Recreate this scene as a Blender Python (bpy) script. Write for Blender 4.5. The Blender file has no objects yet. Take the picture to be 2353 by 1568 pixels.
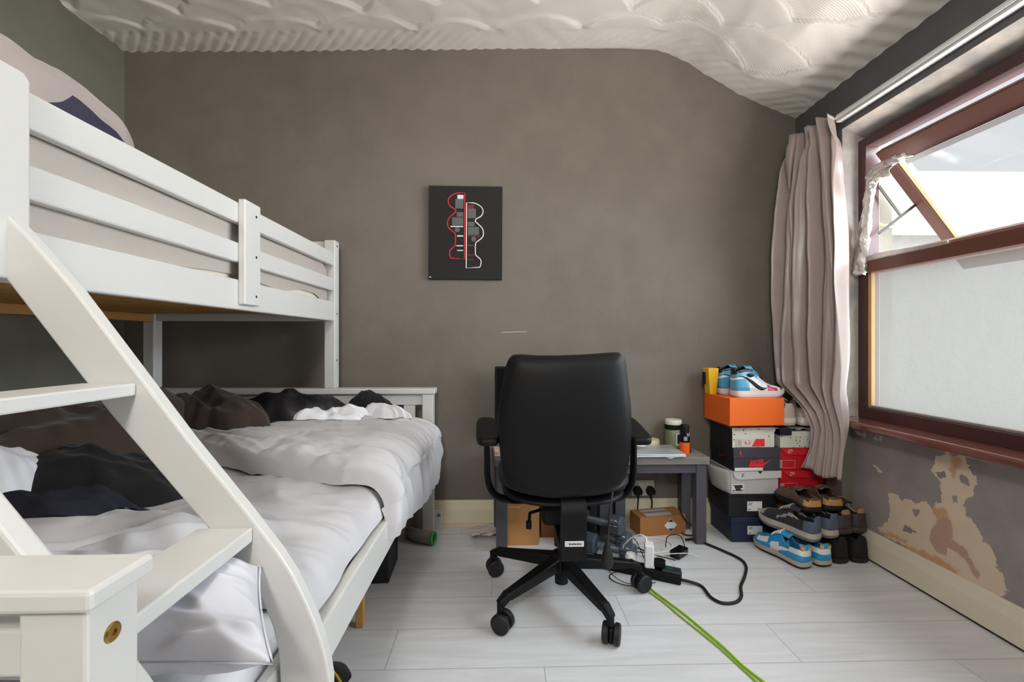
import bpy, bmesh, math, random
from mathutils import Vector, Matrix, noise, Euler
PI = math.pi
random.seed(7)
scene = bpy.context.scene
COL = scene.collection

# ------------------------------------------------------------------ camera, sky, sun, exposure
FPX, CXP, CYP, EYE = 1040.0, 1176.0, 784.0, 1.0
YAW = math.atan(26 / 1040)
CA, SA = math.cos(YAW), math.sin(YAW)
cam_d = bpy.data.cameras.new('camera')
cam = bpy.data.objects.new('camera', cam_d)
COL.objects.link(cam)
cam.location = (0, 0, EYE)
cam.rotation_euler = (PI / 2, 0, -YAW)
cam_d.sensor_width = 36
cam_d.lens = FPX / 2353 * 36
cam_d.clip_start = 0.02
scene.camera = cam

scene.view_settings.view_transform = 'Standard'
scene.view_settings.look = 'None'
scene.view_settings.gamma = 1
scene.view_settings.use_curve_mapping = False
scene.view_settings.exposure = 0.45

world = bpy.data.worlds.new('sky')
scene.world = world
world.use_nodes = True
wn = world.node_tree
bg = wn.nodes['Background']
bg.inputs[0].default_value = (0.95, 0.97, 1.0, 1)
bg.inputs[1].default_value = 0.62


def sun(name, direction, strength, angle, color):
    d = bpy.data.lights.new(name, 'SUN')
    d.energy = strength
    d.angle = math.radians(angle)
    d.color = color
    o = bpy.data.objects.new(name, d)
    COL.objects.link(o)
    o.rotation_euler = Vector(direction).to_track_quat('-Z', 'Y').to_euler()
    o.location = (4, -2, 5)
    return o


sun('daylight_window', (-0.80, 0.24, -0.55), 21.0, 90, (0.88, 0.945, 1.0))
sun('daylight_ground', (-0.74, 0.22, 0.64), 21, 85, (1.0, 0.975, 0.94))


# ------------------------------------------------------------------ pixel -> point on a plane (measuring aid)
def ray(px, py):
    u = (px - CXP) / FPX
    return (u * CA + SA, CA - u * SA, (CYP - py) / FPX)


def at_z(px, py, z=0.0):
    d = ray(px, py)
    t = (z - EYE) / d[2]
    return Vector((d[0] * t, d[1] * t, z))


def at_y(px, py, y):
    d = ray(px, py)
    t = y / d[1]
    return Vector((d[0] * t, y, EYE + d[2] * t))


def at_x(px, py, x):
    d = ray(px, py)
    t = x / d[0]
    return Vector((x, d[1] * t, EYE + d[2] * t))


# ------------------------------------------------------------------ materials
def lin(c):
    return tuple(((v / 255) / 12.92 if v / 255 <= .04045 else ((v / 255 + .055) / 1.055) ** 2.4) for v in c)


class NT:
    def __init__(s, name):
        s.m = bpy.data.materials.new(name)
        s.m.use_nodes = True
        s.t = s.m.node_tree
        s.b = s.t.nodes['Principled BSDF']
        s.out = s.t.nodes['Material Output']
        s._co = None

    def n(s, typ, **kw):
        nd = s.t.nodes.new(typ)
        for k, v in kw.items():
            if k in ('ins',):
                for kk, vv in v.items():
                    s.put(nd.inputs[kk], vv)
            else:
                setattr(nd, k, v)
        return nd

    def put(s, sock, v):
        if isinstance(v, bpy.types.NodeSocket):
            s.t.links.new(v, sock)
        else:
            if isinstance(v, (tuple, list)) and len(v) == 3 and sock.type == 'RGBA':
                v = tuple(v) + (1,)
            sock.default_value = v

    def co(s):
        if s._co is None:
            s._co = s.n('ShaderNodeTexCoord').outputs['Object']
        return s._co

    def math(s, op, a, b=None, c=None, clamp=False):
        nd = s.n('ShaderNodeMath', operation=op, use_clamp=clamp)
        s.put(nd.inputs[0], a)
        if b is not None:
            s.put(nd.inputs[1], b)
        if c is not None:
            s.put(nd.inputs[2], c)
        return nd.outputs[0]

    def mix(s, fac, a, b):
        nd = s.n('ShaderNodeMix', data_type='RGBA')
        s.put(nd.inputs[0], fac)
        s.put(nd.inputs[6], a)
        s.put(nd.inputs[7], b)
        return nd.outputs[2]

    def noise(s, scale, detail=3, rough=.5, vec=None, dist=0.0):
        nd = s.n('ShaderNodeTexNoise')
        s.put(nd.inputs['Vector'], vec if vec is not None else s.co())
        nd.inputs['Scale'].default_value = scale
        nd.inputs['Detail'].default_value = detail
        nd.inputs['Roughness'].default_value = rough
        nd.inputs['Distortion'].default_value = dist
        return nd.outputs[0]

    def mapping(s, scale=(1, 1, 1), loc=(0, 0, 0), rot=(0, 0, 0)):
        nd = s.n('ShaderNodeMapping')
        s.put(nd.inputs[0], s.co())
        nd.inputs['Scale'].default_value = scale
        nd.inputs['Location'].default_value = loc
        nd.inputs['Rotation'].default_value = rot
        return nd.outputs[0]

    def step(s, v, lo, hi):
        nd = s.n('ShaderNodeMapRange', interpolation_type='SMOOTHSTEP')
        s.put(nd.inputs[0], v)
        nd.inputs[1].default_value = lo
        nd.inputs[2].default_value = hi
        return nd.outputs[0]

    def bump(s, h, strength=.3, dist=.01):
        nd = s.n('ShaderNodeBump')
        nd.inputs['Strength'].default_value = strength
        nd.inputs['Distance'].default_value = dist
        s.put(nd.inputs['Height'], h)
        s.put(s.b.inputs['Normal'], nd.outputs[0])

    def set(s, **kw):
        for k, v in kw.items():
            s.put(s.b.inputs[k.replace('_', ' ')], v)
        return s


def M(name, rgb, rough=.6, metal=0.0, var=0.0, vscale=6, bump=0.0, bscale=40, bdist=.004, spec=None, coat=0.0, sheen=0.0):
    k = NT(name)
    c = lin(rgb)
    if var:
        f = k.noise(vscale, 4, .55)
        k.set(Base_Color=k.mix(f, tuple(max(0, v * (1 - var)) for v in c), tuple(min(1, v * (1 + var)) for v in c)))
    else:
        k.set(Base_Color=c)
    k.set(Roughness=rough, Metallic=metal)
    if spec is not None:
        k.b.inputs['Specular IOR Level'].default_value = spec
    if coat:
        k.b.inputs['Coat Weight'].default_value = coat
        k.b.inputs['Coat Roughness'].default_value = .08
    if sheen:
        k.b.inputs['Sheen Weight'].default_value = sheen
    if bump:
        k.bump(k.noise(bscale, 4, .6), bump, bdist)
    return k.m


# ------------------------------------------------------------------ mesh building
class MB:
    def __init__(s):
        s.v, s.f, s.mi = [], [], []

    def add(s, vs, fs, m=0):
        b = len(s.v)
        s.v += [tuple(p) for p in vs]
        for i, f in enumerate(fs):
            s.f.append(tuple(b + j for j in f))
            s.mi.append(m[i] if isinstance(m, list) else m)
        return s

    def box(s, x0, x1, y0, y1, z0, z1, m=0, T=None):
        vs = [Vector((x, y, z)) for z in (z0, z1) for y in (y0, y1) for x in (x0, x1)]
        if T is not None:
            vs = [T @ p for p in vs]
        return s.add(vs, [(0, 2, 3, 1), (4, 5, 7, 6), (0, 1, 5, 4), (2, 6, 7, 3), (0, 4, 6, 2), (1, 3, 7, 5)], m)

    def beam(s, a, b, w, h, up=(0, 0, 1), m=0, w2=None, h2=None):
        """rectangular bar from a to b, w across, h along up"""
        a, b = Vector(a), Vector(b)
        d = (b - a).normalized()
        x = d.cross(Vector(up)).normalized()
        u = x.cross(d).normalized()
        vs = []
        for p, ww, hh in ((a, w, h), (b, w2 or w, h2 or h)):
            for sx, su in ((-1, -1), (1, -1), (1, 1), (-1, 1)):
                vs.append(p + x * sx * ww / 2 + u * su * hh / 2)
        return s.add(vs, [(0, 1, 2, 3), (7, 6, 5, 4), (0, 4, 5, 1), (1, 5, 6, 2), (2, 6, 7, 3), (3, 7, 4, 0)], m)

    def tube(s, pts, r, n=8, m=0, cap=True, flat=1.0):
        pts = [Vector(p) for p in pts]
        k = len(pts)
        rs = r if isinstance(r, (list, tuple)) else [r] * k
        t0 = (pts[1] - pts[0]).normalized()
        ref = Vector((0, 0, 1)) if abs(t0.z) < .9 else Vector((1, 0, 0))
        x = t0.cross(ref).normalized()
        vs, fs = [], []
        for i, p in enumerate(pts):
            t = (pts[min(i + 1, k - 1)] - pts[max(i - 1, 0)]).normalized()
            x = (x - t * x.dot(t)).normalized()
            y = t.cross(x)
            for j in range(n):
                a = 2 * PI * j / n
                vs.append(p + x * math.cos(a) * rs[i] + y * math.sin(a) * rs[i] * flat)
        for i in range(k - 1):
            for j in range(n):
                j2 = (j + 1) % n
                fs.append((i * n + j, i * n + j2, (i + 1) * n + j2, (i + 1) * n + j))
        if cap:
            fs.append(tuple(range(n - 1, -1, -1)))
            fs.append(tuple((k - 1) * n + j for j in range(n)))
        return s.add(vs, fs, m)

    def lathe(s, prof, n=24, T=None, m=0):
        vs, fs = [], []
        k = len(prof)
        for r, z in prof:
            for j in range(n):
                a = 2 * PI * j / n
                p = Vector((r * math.cos(a), r * math.sin(a), z))
                vs.append(T @ p if T is not None else p)
        for i in range(k - 1):
            for j in range(n):
                j2 = (j + 1) % n
                fs.append((i * n + j, i * n + j2, (i + 1) * n + j2, (i + 1) * n + j))
        fs.append(tuple(range(n - 1, -1, -1)))
        fs.append(tuple((k - 1) * n + j for j in range(n)))
        return s.add(vs, fs, m)

    def prism(s, pts, d0, d1, plane='xz', m=0, T=None):
        """2-D outline extruded from d0 to d1 along the remaining axis"""
        def P(a, b, d):
            p = {'xz': (a, d, b), 'yz': (d, a, b), 'xy': (a, b, d)}[plane]
            return T @ Vector(p) if T is not None else Vector(p)
        n = len(pts)
        vs = [P(a, b, d0) for a, b in pts] + [P(a, b, d1) for a, b in pts]
        fs = [tuple(range(n - 1, -1, -1)), tuple(range(n, 2 * n))]
        fs += [(i, (i + 1) % n, n + (i + 1) % n, n + i) for i in range(n)]
        return s.add(vs, fs, m)

    def grid(s, nu, nv, fn, m=0, closeu=False, closev=False, mf=None):
        vs = [fn(i / (nu if closeu else nu - 1), j / (nv if closev else nv - 1)) for j in range(nv) for i in range(nu)]
        fs, ms = [], []
        for j in range(nv if closev else nv - 1):
            for i in range(nu if closeu else nu - 1):
                i2, j2 = (i + 1) % nu, (j + 1) % nv
                fs.append((j * nu + i, j * nu + i2, j2 * nu + i2, j2 * nu + i))
                ms.append(mf((i + .5) / nu, (j + .5) / nv) if mf else m)
        keep = [k for k in range(len(fs)) if ms[k] is not None]
        return s.add(vs, [fs[k] for k in keep], [ms[k] for k in keep])

    def build(s, name, mats, parent=None, smooth=None, bevel=0.0, segs=2, sub=0, solid=0.0, solid_off=-1, weld=False, norm=True):
        me = bpy.data.meshes.new(name)
        me.from_pydata(s.v, [], s.f)
        mats = mats if isinstance(mats, (list, tuple)) else [mats]
        for mt in mats:
            me.materials.append(mt)
        for p, i in zip(me.polygons, s.mi):
            p.material_index = i
        bm = bmesh.new()
        bm.from_mesh(me)
        if weld:
            bmesh.ops.remove_doubles(bm, verts=bm.verts, dist=1e-5)
        if norm:
            bmesh.ops.recalc_face_normals(bm, faces=bm.faces)
        bm.to_mesh(me)
        bm.free()
        if smooth is not None:
            for p in me.polygons:
                p.use_smooth = True
            if smooth < 180:
                me.set_sharp_from_angle(angle=math.radians(smooth))
        o = bpy.data.objects.new(name, me)
        COL.objects.link(o)
        if parent is not None:
            o.parent = parent
        if solid:
            md = o.modifiers.new('solid', 'SOLIDIFY')
            md.thickness = solid
            md.offset = solid_off
        if bevel:
            md = o.modifiers.new('bevel', 'BEVEL')
            md.width = bevel
            md.segments = segs
            md.limit_method = 'ANGLE'
            md.angle_limit = math.radians(40)
        if sub:
            md = o.modifiers.new('sub', 'SUBSURF')
            md.levels = sub
            md.render_levels = sub
        return o


def tag(o, label=None, cat=None, group=None, kind=None):
    if label:
        o['label'] = label
    if cat:
        o['category'] = cat
    if group:
        o['group'] = group
    if kind:
        o['kind'] = kind
    return o


def thing(name, label, cat, loc=(0, 0, 0), rz=0.0, group=None, rot=None):
    o = bpy.data.objects.new(name, None)
    COL.objects.link(o)
    o.empty_display_size = .05
    o.location = loc
    o.rotation_euler = rot if rot is not None else (0, 0, rz)
    return tag(o, label, cat, group)


def shift(mb, d):
    d = Vector(d)
    mb.v = [tuple(Vector(p) - d) for p in mb.v]
    return mb


def spline(pts, n=8):
    pts = [Vector(p) for p in pts]
    out = []
    for i in range(len(pts) - 1):
        p0, p1, p2, p3 = pts[max(i - 1, 0)], pts[i], pts[i + 1], pts[min(i + 2, len(pts) - 1)]
        for k in range(n):
            t = k / n
            out.append(.5 * ((2 * p1) + (p2 - p0) * t + (2 * p0 - 5 * p1 + 4 * p2 - p3) * t * t + (3 * p1 - p0 - 3 * p2 + p3) * t ** 3))
    out.append(pts[-1])
    return out


def lerp(a, b, t):
    return a + (b - a) * t


def interp(tab, x):
    """piecewise linear/smooth table lookup"""
    if x <= tab[0][0]:
        return tab[0][1]
    for (x0, y0), (x1, y1) in zip(tab, tab[1:]):
        if x <= x1:
            return lerp(y0, y1, (x - x0) / (x1 - x0))
    return tab[-1][1]


def smo(t):
    t = max(0.0, min(1.0, t))
    return t * t * (3 - 2 * t)


def nz(x, y, z=0.0):
    return noise.noise(Vector((x, y, z)))


def ridge(x, y, z=0.0):
    return 1 - abs(noise.noise(Vector((x, y, z)))) * 2


def text(body, size, mat, parent, loc, rot, name='lettering', ext=.0006, align='CENTER'):
    cu = bpy.data.curves.new(name, 'FONT')
    cu.body = body
    cu.size = size
    cu.extrude = ext
    cu.align_x = align
    cu.align_y = 'CENTER'
    cu.materials.append(mat)
    tmp = bpy.data.objects.new('tmp', cu)
    COL.objects.link(tmp)
    bpy.context.view_layer.update()
    me = bpy.data.meshes.new_from_object(tmp.evaluated_get(bpy.context.evaluated_depsgraph_get()))
    bpy.data.objects.remove(tmp)
    me.name = name
    o = bpy.data.objects.new(name, me)
    COL.objects.link(o)
    o.parent = parent
    o.location = loc
    o.rotation_euler = rot
    return o


# shared materials
white_paint = M('white_paint', (209, 208, 205), .42, var=.03, vscale=3, bump=.06, bscale=60)
white_shade = white_paint
black_plastic = M('black_plastic', (9, 9, 12), .5, spec=.25, bump=.1, bscale=300, bdist=.001)
black_rubber = M('black_rubber', (20, 20, 22), .6)
black_cloth = M('black_cloth', (22, 21, 24), .95, var=.25, vscale=10, bump=.25, bscale=160, sheen=.1)
brass = M('brass', (176, 140, 72), .3, 1.0)
pine = M('bare_pine', (196, 146, 84), .6, var=.15, vscale=9)
silver = M('silver_metal', (205, 208, 212), .3, 1.0)
white_plastic = M('white_plastic', (235, 236, 238), .35)
dark_metal = M('dark_screw', (60, 58, 55), .4, .8)

# ================================================================== THE ROOM
YB, XR, XW, XL, YN = 2.47, 1.634, 1.69, -2.01, -1.5      # back wall, right wall above / below the sill, left wall, near end
CEIL = [(-2.16, 2.535), (-2.01, 2.545), (-1.2, 2.560), (-0.4, 2.583), (0.3, 2.603), (0.60, 2.614), (0.786, 2.612), (0.88, 2.598), (0.98, 2.566),
        (1.12, 2.484), (1.318, 2.365), (1.634, 2.222), (1.80, 2.150)]


def wall_mat(name, rgb, marks=True):
    k = NT(name)
    c = lin(rgb)
    a = k.noise(1.3, 4, .55)
    b = k.noise(7, 5, .6)
    f = k.math('ADD', k.math('MULTIPLY', a, .6), k.math('MULTIPLY', b, .4))
    f = k.step(f, .35, .65)
    col = k.mix(f, tuple(v * .90 for v in c), tuple(v * 1.08 for v in c))
    if marks:      # scuffs and small knocks in the paint
        st = k.mapping((9, 9, 2.2))
        sc = k.step(k.noise(1.6, 6, .62, vec=st), .62, .70)
        lowz = k.n('ShaderNodeSeparateXYZ')
        k.put(lowz.inputs[0], k.co())
        band = k.step(lowz.outputs[2], 1.65, .9)
        right = k.step(lowz.outputs[0], .6, 1.2)
        col = k.mix(k.math('MULTIPLY', k.math('MULTIPLY', sc, band), k.math('MULTIPLY', right, .5)), col, lin((70, 68, 70)))
        px_, pz_ = lowz.outputs[0], lowz.outputs[2]
        line = k.step(k.math('ABSOLUTE', k.math('SUBTRACT', pz_, k.math('ADD', 1.047, k.math('MULTIPLY', px_, .03)))), .0032, .0012)
        inx = k.step(k.math('ABSOLUTE', k.math('SUBTRACT', px_, .072)), .074, .060)
        col = k.mix(k.math('MULTIPLY', k.math('MULTIPLY', line, inx), .7), col, lin((196, 192, 184)))
        dots = k.step(k.noise(26, 2, .5), .80, .83)
        col = k.mix(k.math('MULTIPLY', dots, .55), col, lin((58, 54, 52)))
    k.set(Base_Color=col, Roughness=.62)
    k.b.inputs['Specular IOR Level'].default_value = .35
    k.bump(k.math('ADD', k.noise(5, 4, .5), k.math('MULTIPLY', k.noise(90, 3, .6), .12)), .22, .02)
    return k.m


wall_grey = wall_mat('grey_wall_paint', (117, 109, 100))
wall_side = wall_mat('grey_side_wall_paint', (114, 111, 100), False)
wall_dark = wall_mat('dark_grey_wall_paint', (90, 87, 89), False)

# floor: pale laminate boards running across the room
k = NT('pale_laminate')
sep = k.n('ShaderNodeSeparateXYZ')
k.put(sep.inputs[0], k.co())
X_, Y_ = sep.outputs[0], sep.outputs[1]
W_, L_ = .193, 1.29
row = k.math('FLOOR', k.math('DIVIDE', k.math('ADD', Y_, 10 * W_ - 1.385), W_))
fy = k.math('FRACT', k.math('DIVIDE', k.math('ADD', Y_, 10 * W_ - 1.385), W_))
off = k.math('FRACT', k.math('MULTIPLY', row, .377))
xx = k.math('DIVIDE', k.math('ADD', X_, 20.0), L_)
xo = k.math('ADD', xx, off)
fx = k.math('FRACT', xo)
plank = k.math('ADD', k.math('MULTIPLY', row, 7.31), k.math('MULTIPLY', k.math('FLOOR', xo), 3.17))
wh = k.n('ShaderNodeTexWhiteNoise', noise_dimensions='1D')
k.put(wh.inputs['W'], plank)
comb = k.n('ShaderNodeCombineXYZ')
k.put(comb.inputs[0], k.math('ADD', k.math('MULTIPLY', X_, 1.7), k.math('MULTIPLY', wh.outputs[0], 40)))
k.put(comb.inputs[1], k.math('MULTIPLY', Y_, 16))
grain = k.noise(1.0, 6, .62, vec=comb.outputs[0], dist=1.2)
comb2 = k.n('ShaderNodeCombineXYZ')
k.put(comb2.inputs[0], k.math('ADD', k.math('MULTIPLY', X_, 4), k.math('MULTIPLY', wh.outputs[0], 90)))
k.put(comb2.inputs[1], k.math('MULTIPLY', Y_, 7))
knot = k.step(k.noise(1.0, 2, .4, vec=comb2.outputs[0]), .77, .84)
col = k.mix(k.step(grain, .3, .72), lin((208, 209, 212)), lin((224, 226, 230)))
col = k.mix(k.math('MULTIPLY', wh.outputs[0], .18), col, lin((200, 199, 199)))
col = k.mix(k.math('MULTIPLY', knot, .35), col, lin((160, 150, 142)))
ex = k.math('MINIMUM', fx, k.math('SUBTRACT', 1.0, fx))
ey = k.math('MINIMUM', fy, k.math('SUBTRACT', 1.0, fy))
seam = k.math('MAXIMUM', k.step(k.math('MULTIPLY', ex, L_), .0022, .0008), k.step(k.math('MULTIPLY', ey, W_), .0022, .0008))
col = k.mix(k.math('MULTIPLY', seam, .5), col, lin((120, 112, 106)))
k.set(Base_Color=col, Roughness=.34)
k.b.inputs['Specular IOR Level'].default_value = .5
k.bump(k.math('SUBTRACT', k.math('MULTIPLY', grain, .08), k.math('MULTIPLY', seam, .5)), .25, .004)
floor_mat = k.m
tag(MB().box(-2.2, 1.9, YN, 2.65, -.06, 0).build('floor', floor_mat), kind='structure')

# ceiling: swirled combed plaster, thick and uneven, with a combed border
k = NT('combed_plaster')
sep = k.n('ShaderNodeSeparateXYZ')
k.put(sep.inputs[0], k.co())
X_, Y_ = sep.outputs[0], sep.outputs[1]
flat = k.n('ShaderNodeCombineXYZ')
k.put(flat.inputs[0], X_)
k.put(flat.inputs[1], Y_)


fan_d = k.n('ShaderNodeAttribute', attribute_name='fan').outputs['Fac']
comb_m = k.n('ShaderNodeAttribute', attribute_name='comb').outputs['Fac']
lines = k.math('MULTIPLY', k.math('SINE', k.math('MULTIPLY', fan_d, 640)), comb_m)
h = k.math('MULTIPLY', lines, .022)
h = k.math('ADD', h, k.math('MULTIPLY', k.noise(30, 4, .6), .06))
k.bump(h, .6, .020)
k.set(Base_Color=k.mix(k.noise(2.2, 3, .5), lin((230, 224, 215)), lin((240, 235, 228))), Roughness=.85)
plaster = k.m
mb = MB()
ctab = []
for (x0, z0), (x1, z1) in zip(CEIL, CEIL[1:]):
    for q in range(6):
        ctab.append((lerp(x0, x1, q / 6), lerp(z0, z1, q / 6)))
ctab.append(CEIL[-1])
sm = []
for i in range(len(ctab)):
    a = ctab[max(0, i - 4):i + 5]
    sm.append((ctab[i][0], sum(q[1] for q in a) / len(a)))
ny = 90


def ceil_z(x, y):
    return interp(sm, x) + .006 * nz(x * 2.3, y * 2.3, 3.1) + .003 * nz(x * 14, y * 14, 7)


rc = random.Random(11)
STROKES = []
cells = [(i, j) for j in range(-1, 14) for i in range(-1, 16)]
for j in range(-1, 16):          # worked towards the back wall, each sweep overlapping the one before
    for i in range(-1, 16):
        STROKES.append((-2.6 + i * .43 + (.215 if j % 2 else 0) + rc.uniform(-.04, .04), -.05 + j * .170 + rc.uniform(-.03, .03), rc.uniform(.27, .31), rc.random()))


def ceil_stroke(x, y):
    """last sweep that covers the point: distance from its centre, its radius, its own random number"""
    for cx_, cy_, R_, q_ in reversed(STROKES):
        dx, dy = x - cx_, y - cy_
        d_ = math.hypot(dx, dy)
        if d_ < R_:
            return d_, R_, q_
    return .1, .25, .5


def plaster_h(x, y):
    d_, R_, q_ = ceil_stroke(x, y)
    t_ = d_ / R_
    hh = .0125 * t_ ** 1.7 - .003 * smo((t_ - .93) / .07)
    bb = smo((y - (YB - .165 + .006 * math.sin(x * 55))) / .02)
    br_ = smo((x - (1.475 + .012 * math.sin(y * 62))) / .03)
    fade = .30 + .70 * smo((.35 - x) / .9)
    hb = .005 + .0058 * fade * math.sin((x + (y - YB) * .9) * 2 * PI / .062) + .002 * nz(x * 30, y * 30, 5)
    hr = .003 + .0024 * math.sin((x * .35 + y) * 2 * PI / .085) + .002 * nz(x * 26, y * 26, 8)
    hh = lerp(hh, hb, bb)
    hh = lerp(hh, hr, br_ * (1 - bb))
    return hh, d_ + q_ * .03, (1 - max(bb, br_)) * (smo((q_ - .35) / .2) if x < .3 else smo((q_ - .10) / .2)) * (smo((x + 1.2) / 1.6) * .8 + .2)


xs_ = [lerp(CEIL[0][0], 1.72, i / 330) for i in range(331)]
ysc = [YN + (.95 - YN) * i / 12 for i in range(12)] + [lerp(.95, 2.56, j / 150) for j in range(151)]
vs, fanv, combv = [], [], []
for x in xs_:
    for y in ysc:
        hh, fd, cm = plaster_h(x, y)
        vs.append((x, y, ceil_z(x, y) + .006 - hh))
        fanv.append(fd)
        combv.append(cm)
ny = len(ysc)
n0 = len(xs_)
fs = [(i * ny + j, i * ny + j + 1, (i + 1) * ny + j + 1, (i + 1) * ny + j) for i in range(n0 - 1) for j in range(ny - 1)]
mb.add(vs, fs)
# back of the plaster
mb.add([(xs_[0], YN, 2.75), (xs_[-1], YN, 2.75), (xs_[-1], 2.56, 2.75), (xs_[0], 2.56, 2.75)], [(0, 1, 2, 3)])
ce = tag(mb.build('ceiling', plaster, smooth=180), kind='structure')
for nm, vals in (('fan', fanv), ('comb', combv)):
    at = ce.data.attributes.new(nm, 'FLOAT', 'POINT')
    at.data.foreach_set('value', vals + [0.0] * (len(ce.data.vertices) - len(vals)))

# back and left walls
tag(MB().box(-2.16, 1.85, YB, 2.62, 0, 2.60).build('wall_back', wall_grey), kind='structure')
tag(MB().box(-2.16, XL, YN, 2.62, 0, 2.58).build('wall_left', wall_side), kind='structure')

tag(MB().box(-2.16, 1.88, YN - .12, YN, 0, 2.70).build('wall_near', wall_side), kind='structure')

# fill lamp and holder added unseen behind the camera to brighten the room
cl = thing('fill_light', 'small white lamp added as unseen fill light behind the camera', 'lamp', (-.25, -1.28, 2.34))
MB().lathe([(.055, .27), (.060, .255), (.050, .235), (.012, .225), (.010, .06), (.024, .05), (.024, .02), (.012, .018)], 20).build('fill_lamp_holder', white_paint, cl, smooth=40)
ld = bpy.data.lights.new('fill_bulb', 'POINT')
ld.energy = 70
ld.shadow_soft_size = .14
ld.color = (1.0, .975, .94)
lo = bpy.data.objects.new('fill_bulb', ld)
COL.objects.link(lo)
lo.parent = cl
lo.location = (0, 0, -.14)

# right wall: lintel and pier above, thinner wall with the worn patch under the sill
WY0, WY1 = .02, 2.128          # window opening along the wall
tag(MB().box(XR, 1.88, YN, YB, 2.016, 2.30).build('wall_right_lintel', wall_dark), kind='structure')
tag(MB().box(XR, 1.88, WY1, YB, 0, 2.016).build('wall_right_pier', wall_side), kind='structure')
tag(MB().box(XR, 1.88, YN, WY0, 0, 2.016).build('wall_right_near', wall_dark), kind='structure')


def polyd(poly, p):
    """signed distance to a polygon: positive inside"""
    x, y = p
    best, ins = 1e9, False
    n = len(poly)
    for i in range(n):
        ax, ay = poly[i]
        bx, by = poly[(i + 1) % n]
        dx, dy = bx - ax, by - ay
        t = max(0, min(1, ((x - ax) * dx + (y - ay) * dy) / (dx * dx + dy * dy + 1e-12)))
        best = min(best, (x - ax - dx * t) ** 2 + (y - ay - dy * t) ** 2)
        if (ay > y) != (by > y) and x < (bx - ax) * (y - ay) / (by - ay) + ax:
            ins = not ins
    return math.sqrt(best) * (1 if ins else -1)


def wallpoly(pts):
    out = []
    for px, py in pts:
        p = at_x(px, py, XW)
        out.append((p.y, p.z))
    return out


CREAM = [wallpoly([(2040, 1135), (2056, 1132), (2070, 1150), (2085, 1145), (2110, 1158), (2128, 1150), (2140, 1165), (2160, 1150), (2158, 1110), (2140, 1080),
                   (2148, 1050), (2170, 1042), (2215, 1050), (2228, 1075), (2245, 1110), (2235, 1140), (2215, 1150), (2222, 1185), (2250, 1215), (2262, 1245),
                   (2280, 1260), (2290, 1300), (2312, 1335), (2310, 1372), (2270, 1365), (2200, 1330), (2100, 1270), (2020, 1225), (2015, 1212), (2038, 1200), (2045, 1175)]),
         wallpoly([(1965, 990), (1985, 997), (1990, 1004), (1972, 1000)]), wallpoly([(2006, 1006), (2030, 1004), (2022, 1012), (2010, 1014)]),
         wallpoly([(2006, 1070), (2014, 1074), (2026, 1085), (2016, 1083)])]
ORANGE = [wallpoly([(1998, 1210), (2030, 1220), (2060, 1228), (2085, 1242), (2082, 1252), (2050, 1240), (2010, 1225)]),
          wallpoly([(2140, 1165), (2178, 1163), (2180, 1185), (2160, 1200), (2145, 1185)]),
          wallpoly([(2180, 1045), (2212, 1052), (2205, 1080), (2190, 1105), (2178, 1080)]),
          wallpoly([(2060, 1246), (2120, 1262), (2170, 1290), (2205, 1312), (2200, 1328), (2120, 1285), (2070, 1258)])]
PINK = [wallpoly([(2150, 1195), (2178, 1180), (2192, 1215), (2188, 1240), (2215, 1258), (2235, 1290), (2252, 1325), (2248, 1338), (2225, 1300), (2195, 1270), (2178, 1262),
                  (2180, 1285), (2160, 1275), (2130, 1240)])]
HOLES = [wallpoly([(2078, 1205), (2095, 1215), (2110, 1225), (2090, 1228), (2075, 1220)]), wallpoly([(2095, 1170), (2112, 1172), (2108, 1190), (2097, 1186)]),
         wallpoly([(2186, 1140), (2200, 1142), (2200, 1156), (2190, 1154)]), wallpoly([(2148, 1085), (2170, 1082), (2172, 1098), (2155, 1100)]),
         wallpoly([(2205, 1085), (2230, 1105), (2226, 1120), (2205, 1105)])]
k = NT('worn_wall_paint')


def attr(nm):
    return k.n('ShaderNodeAttribute', attribute_name=nm).outputs['Fac']


jag = k.math('MULTIPLY', k.math('SUBTRACT', k.noise(38, 6, .68), .5), .060)
jag2 = k.math('MULTIPLY', k.math('SUBTRACT', k.noise(22, 4, .6), .5), .05)
cream = k.step(k.math('ADD', attr('cream'), jag), -.001, .0015)
hole = k.step(k.math('ADD', attr('holes'), k.math('MULTIPLY', jag, .8)), 0, .003)
cream = k.math('MULTIPLY', cream, k.math('SUBTRACT', 1.0, hole))
orange = k.math('MULTIPLY', k.step(k.math('ADD', attr('orange'), jag2), -.004, .010), cream)
pink = k.math('MULTIPLY', k.step(k.math('ADD', attr('pink'), jag2), -.004, .008), cream)
base = k.mix(k.step(k.noise(5, 4, .6), .3, .7), lin((138, 130, 130)), lin((156, 148, 146)))
col = k.mix(cream, base, k.mix(k.noise(14, 3, .5), lin((206, 186, 160)), lin((222, 206, 184))))
col = k.mix(k.math('MULTIPLY', orange, .8), col, lin((196, 146, 104)))
col = k.mix(k.math('MULTIPLY', pink, .8), col, lin((176, 136, 118)))
k.set(Base_Color=col, Roughness=.7)
k.b.inputs['Specular IOR Level'].default_value = .3
k.bump(k.math('SUBTRACT', k.math('MULTIPLY', k.noise(60, 3, .6), .06), k.math('MULTIPLY', cream, .35)), .5, .006)
worn = k.m
ya, yb, za, zb = YN, WY1, 0.0, .60
mb = MB()
mb.box(XW + .003, 1.88, WY0, WY1, 0, .60)
NYW, NZW = 190, 110
ys = [lerp(1.28, WY1, i / (NYW - 1)) for i in range(NYW)]
zs = [lerp(0, .60, j / (NZW - 1)) for j in range(NZW)]
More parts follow.
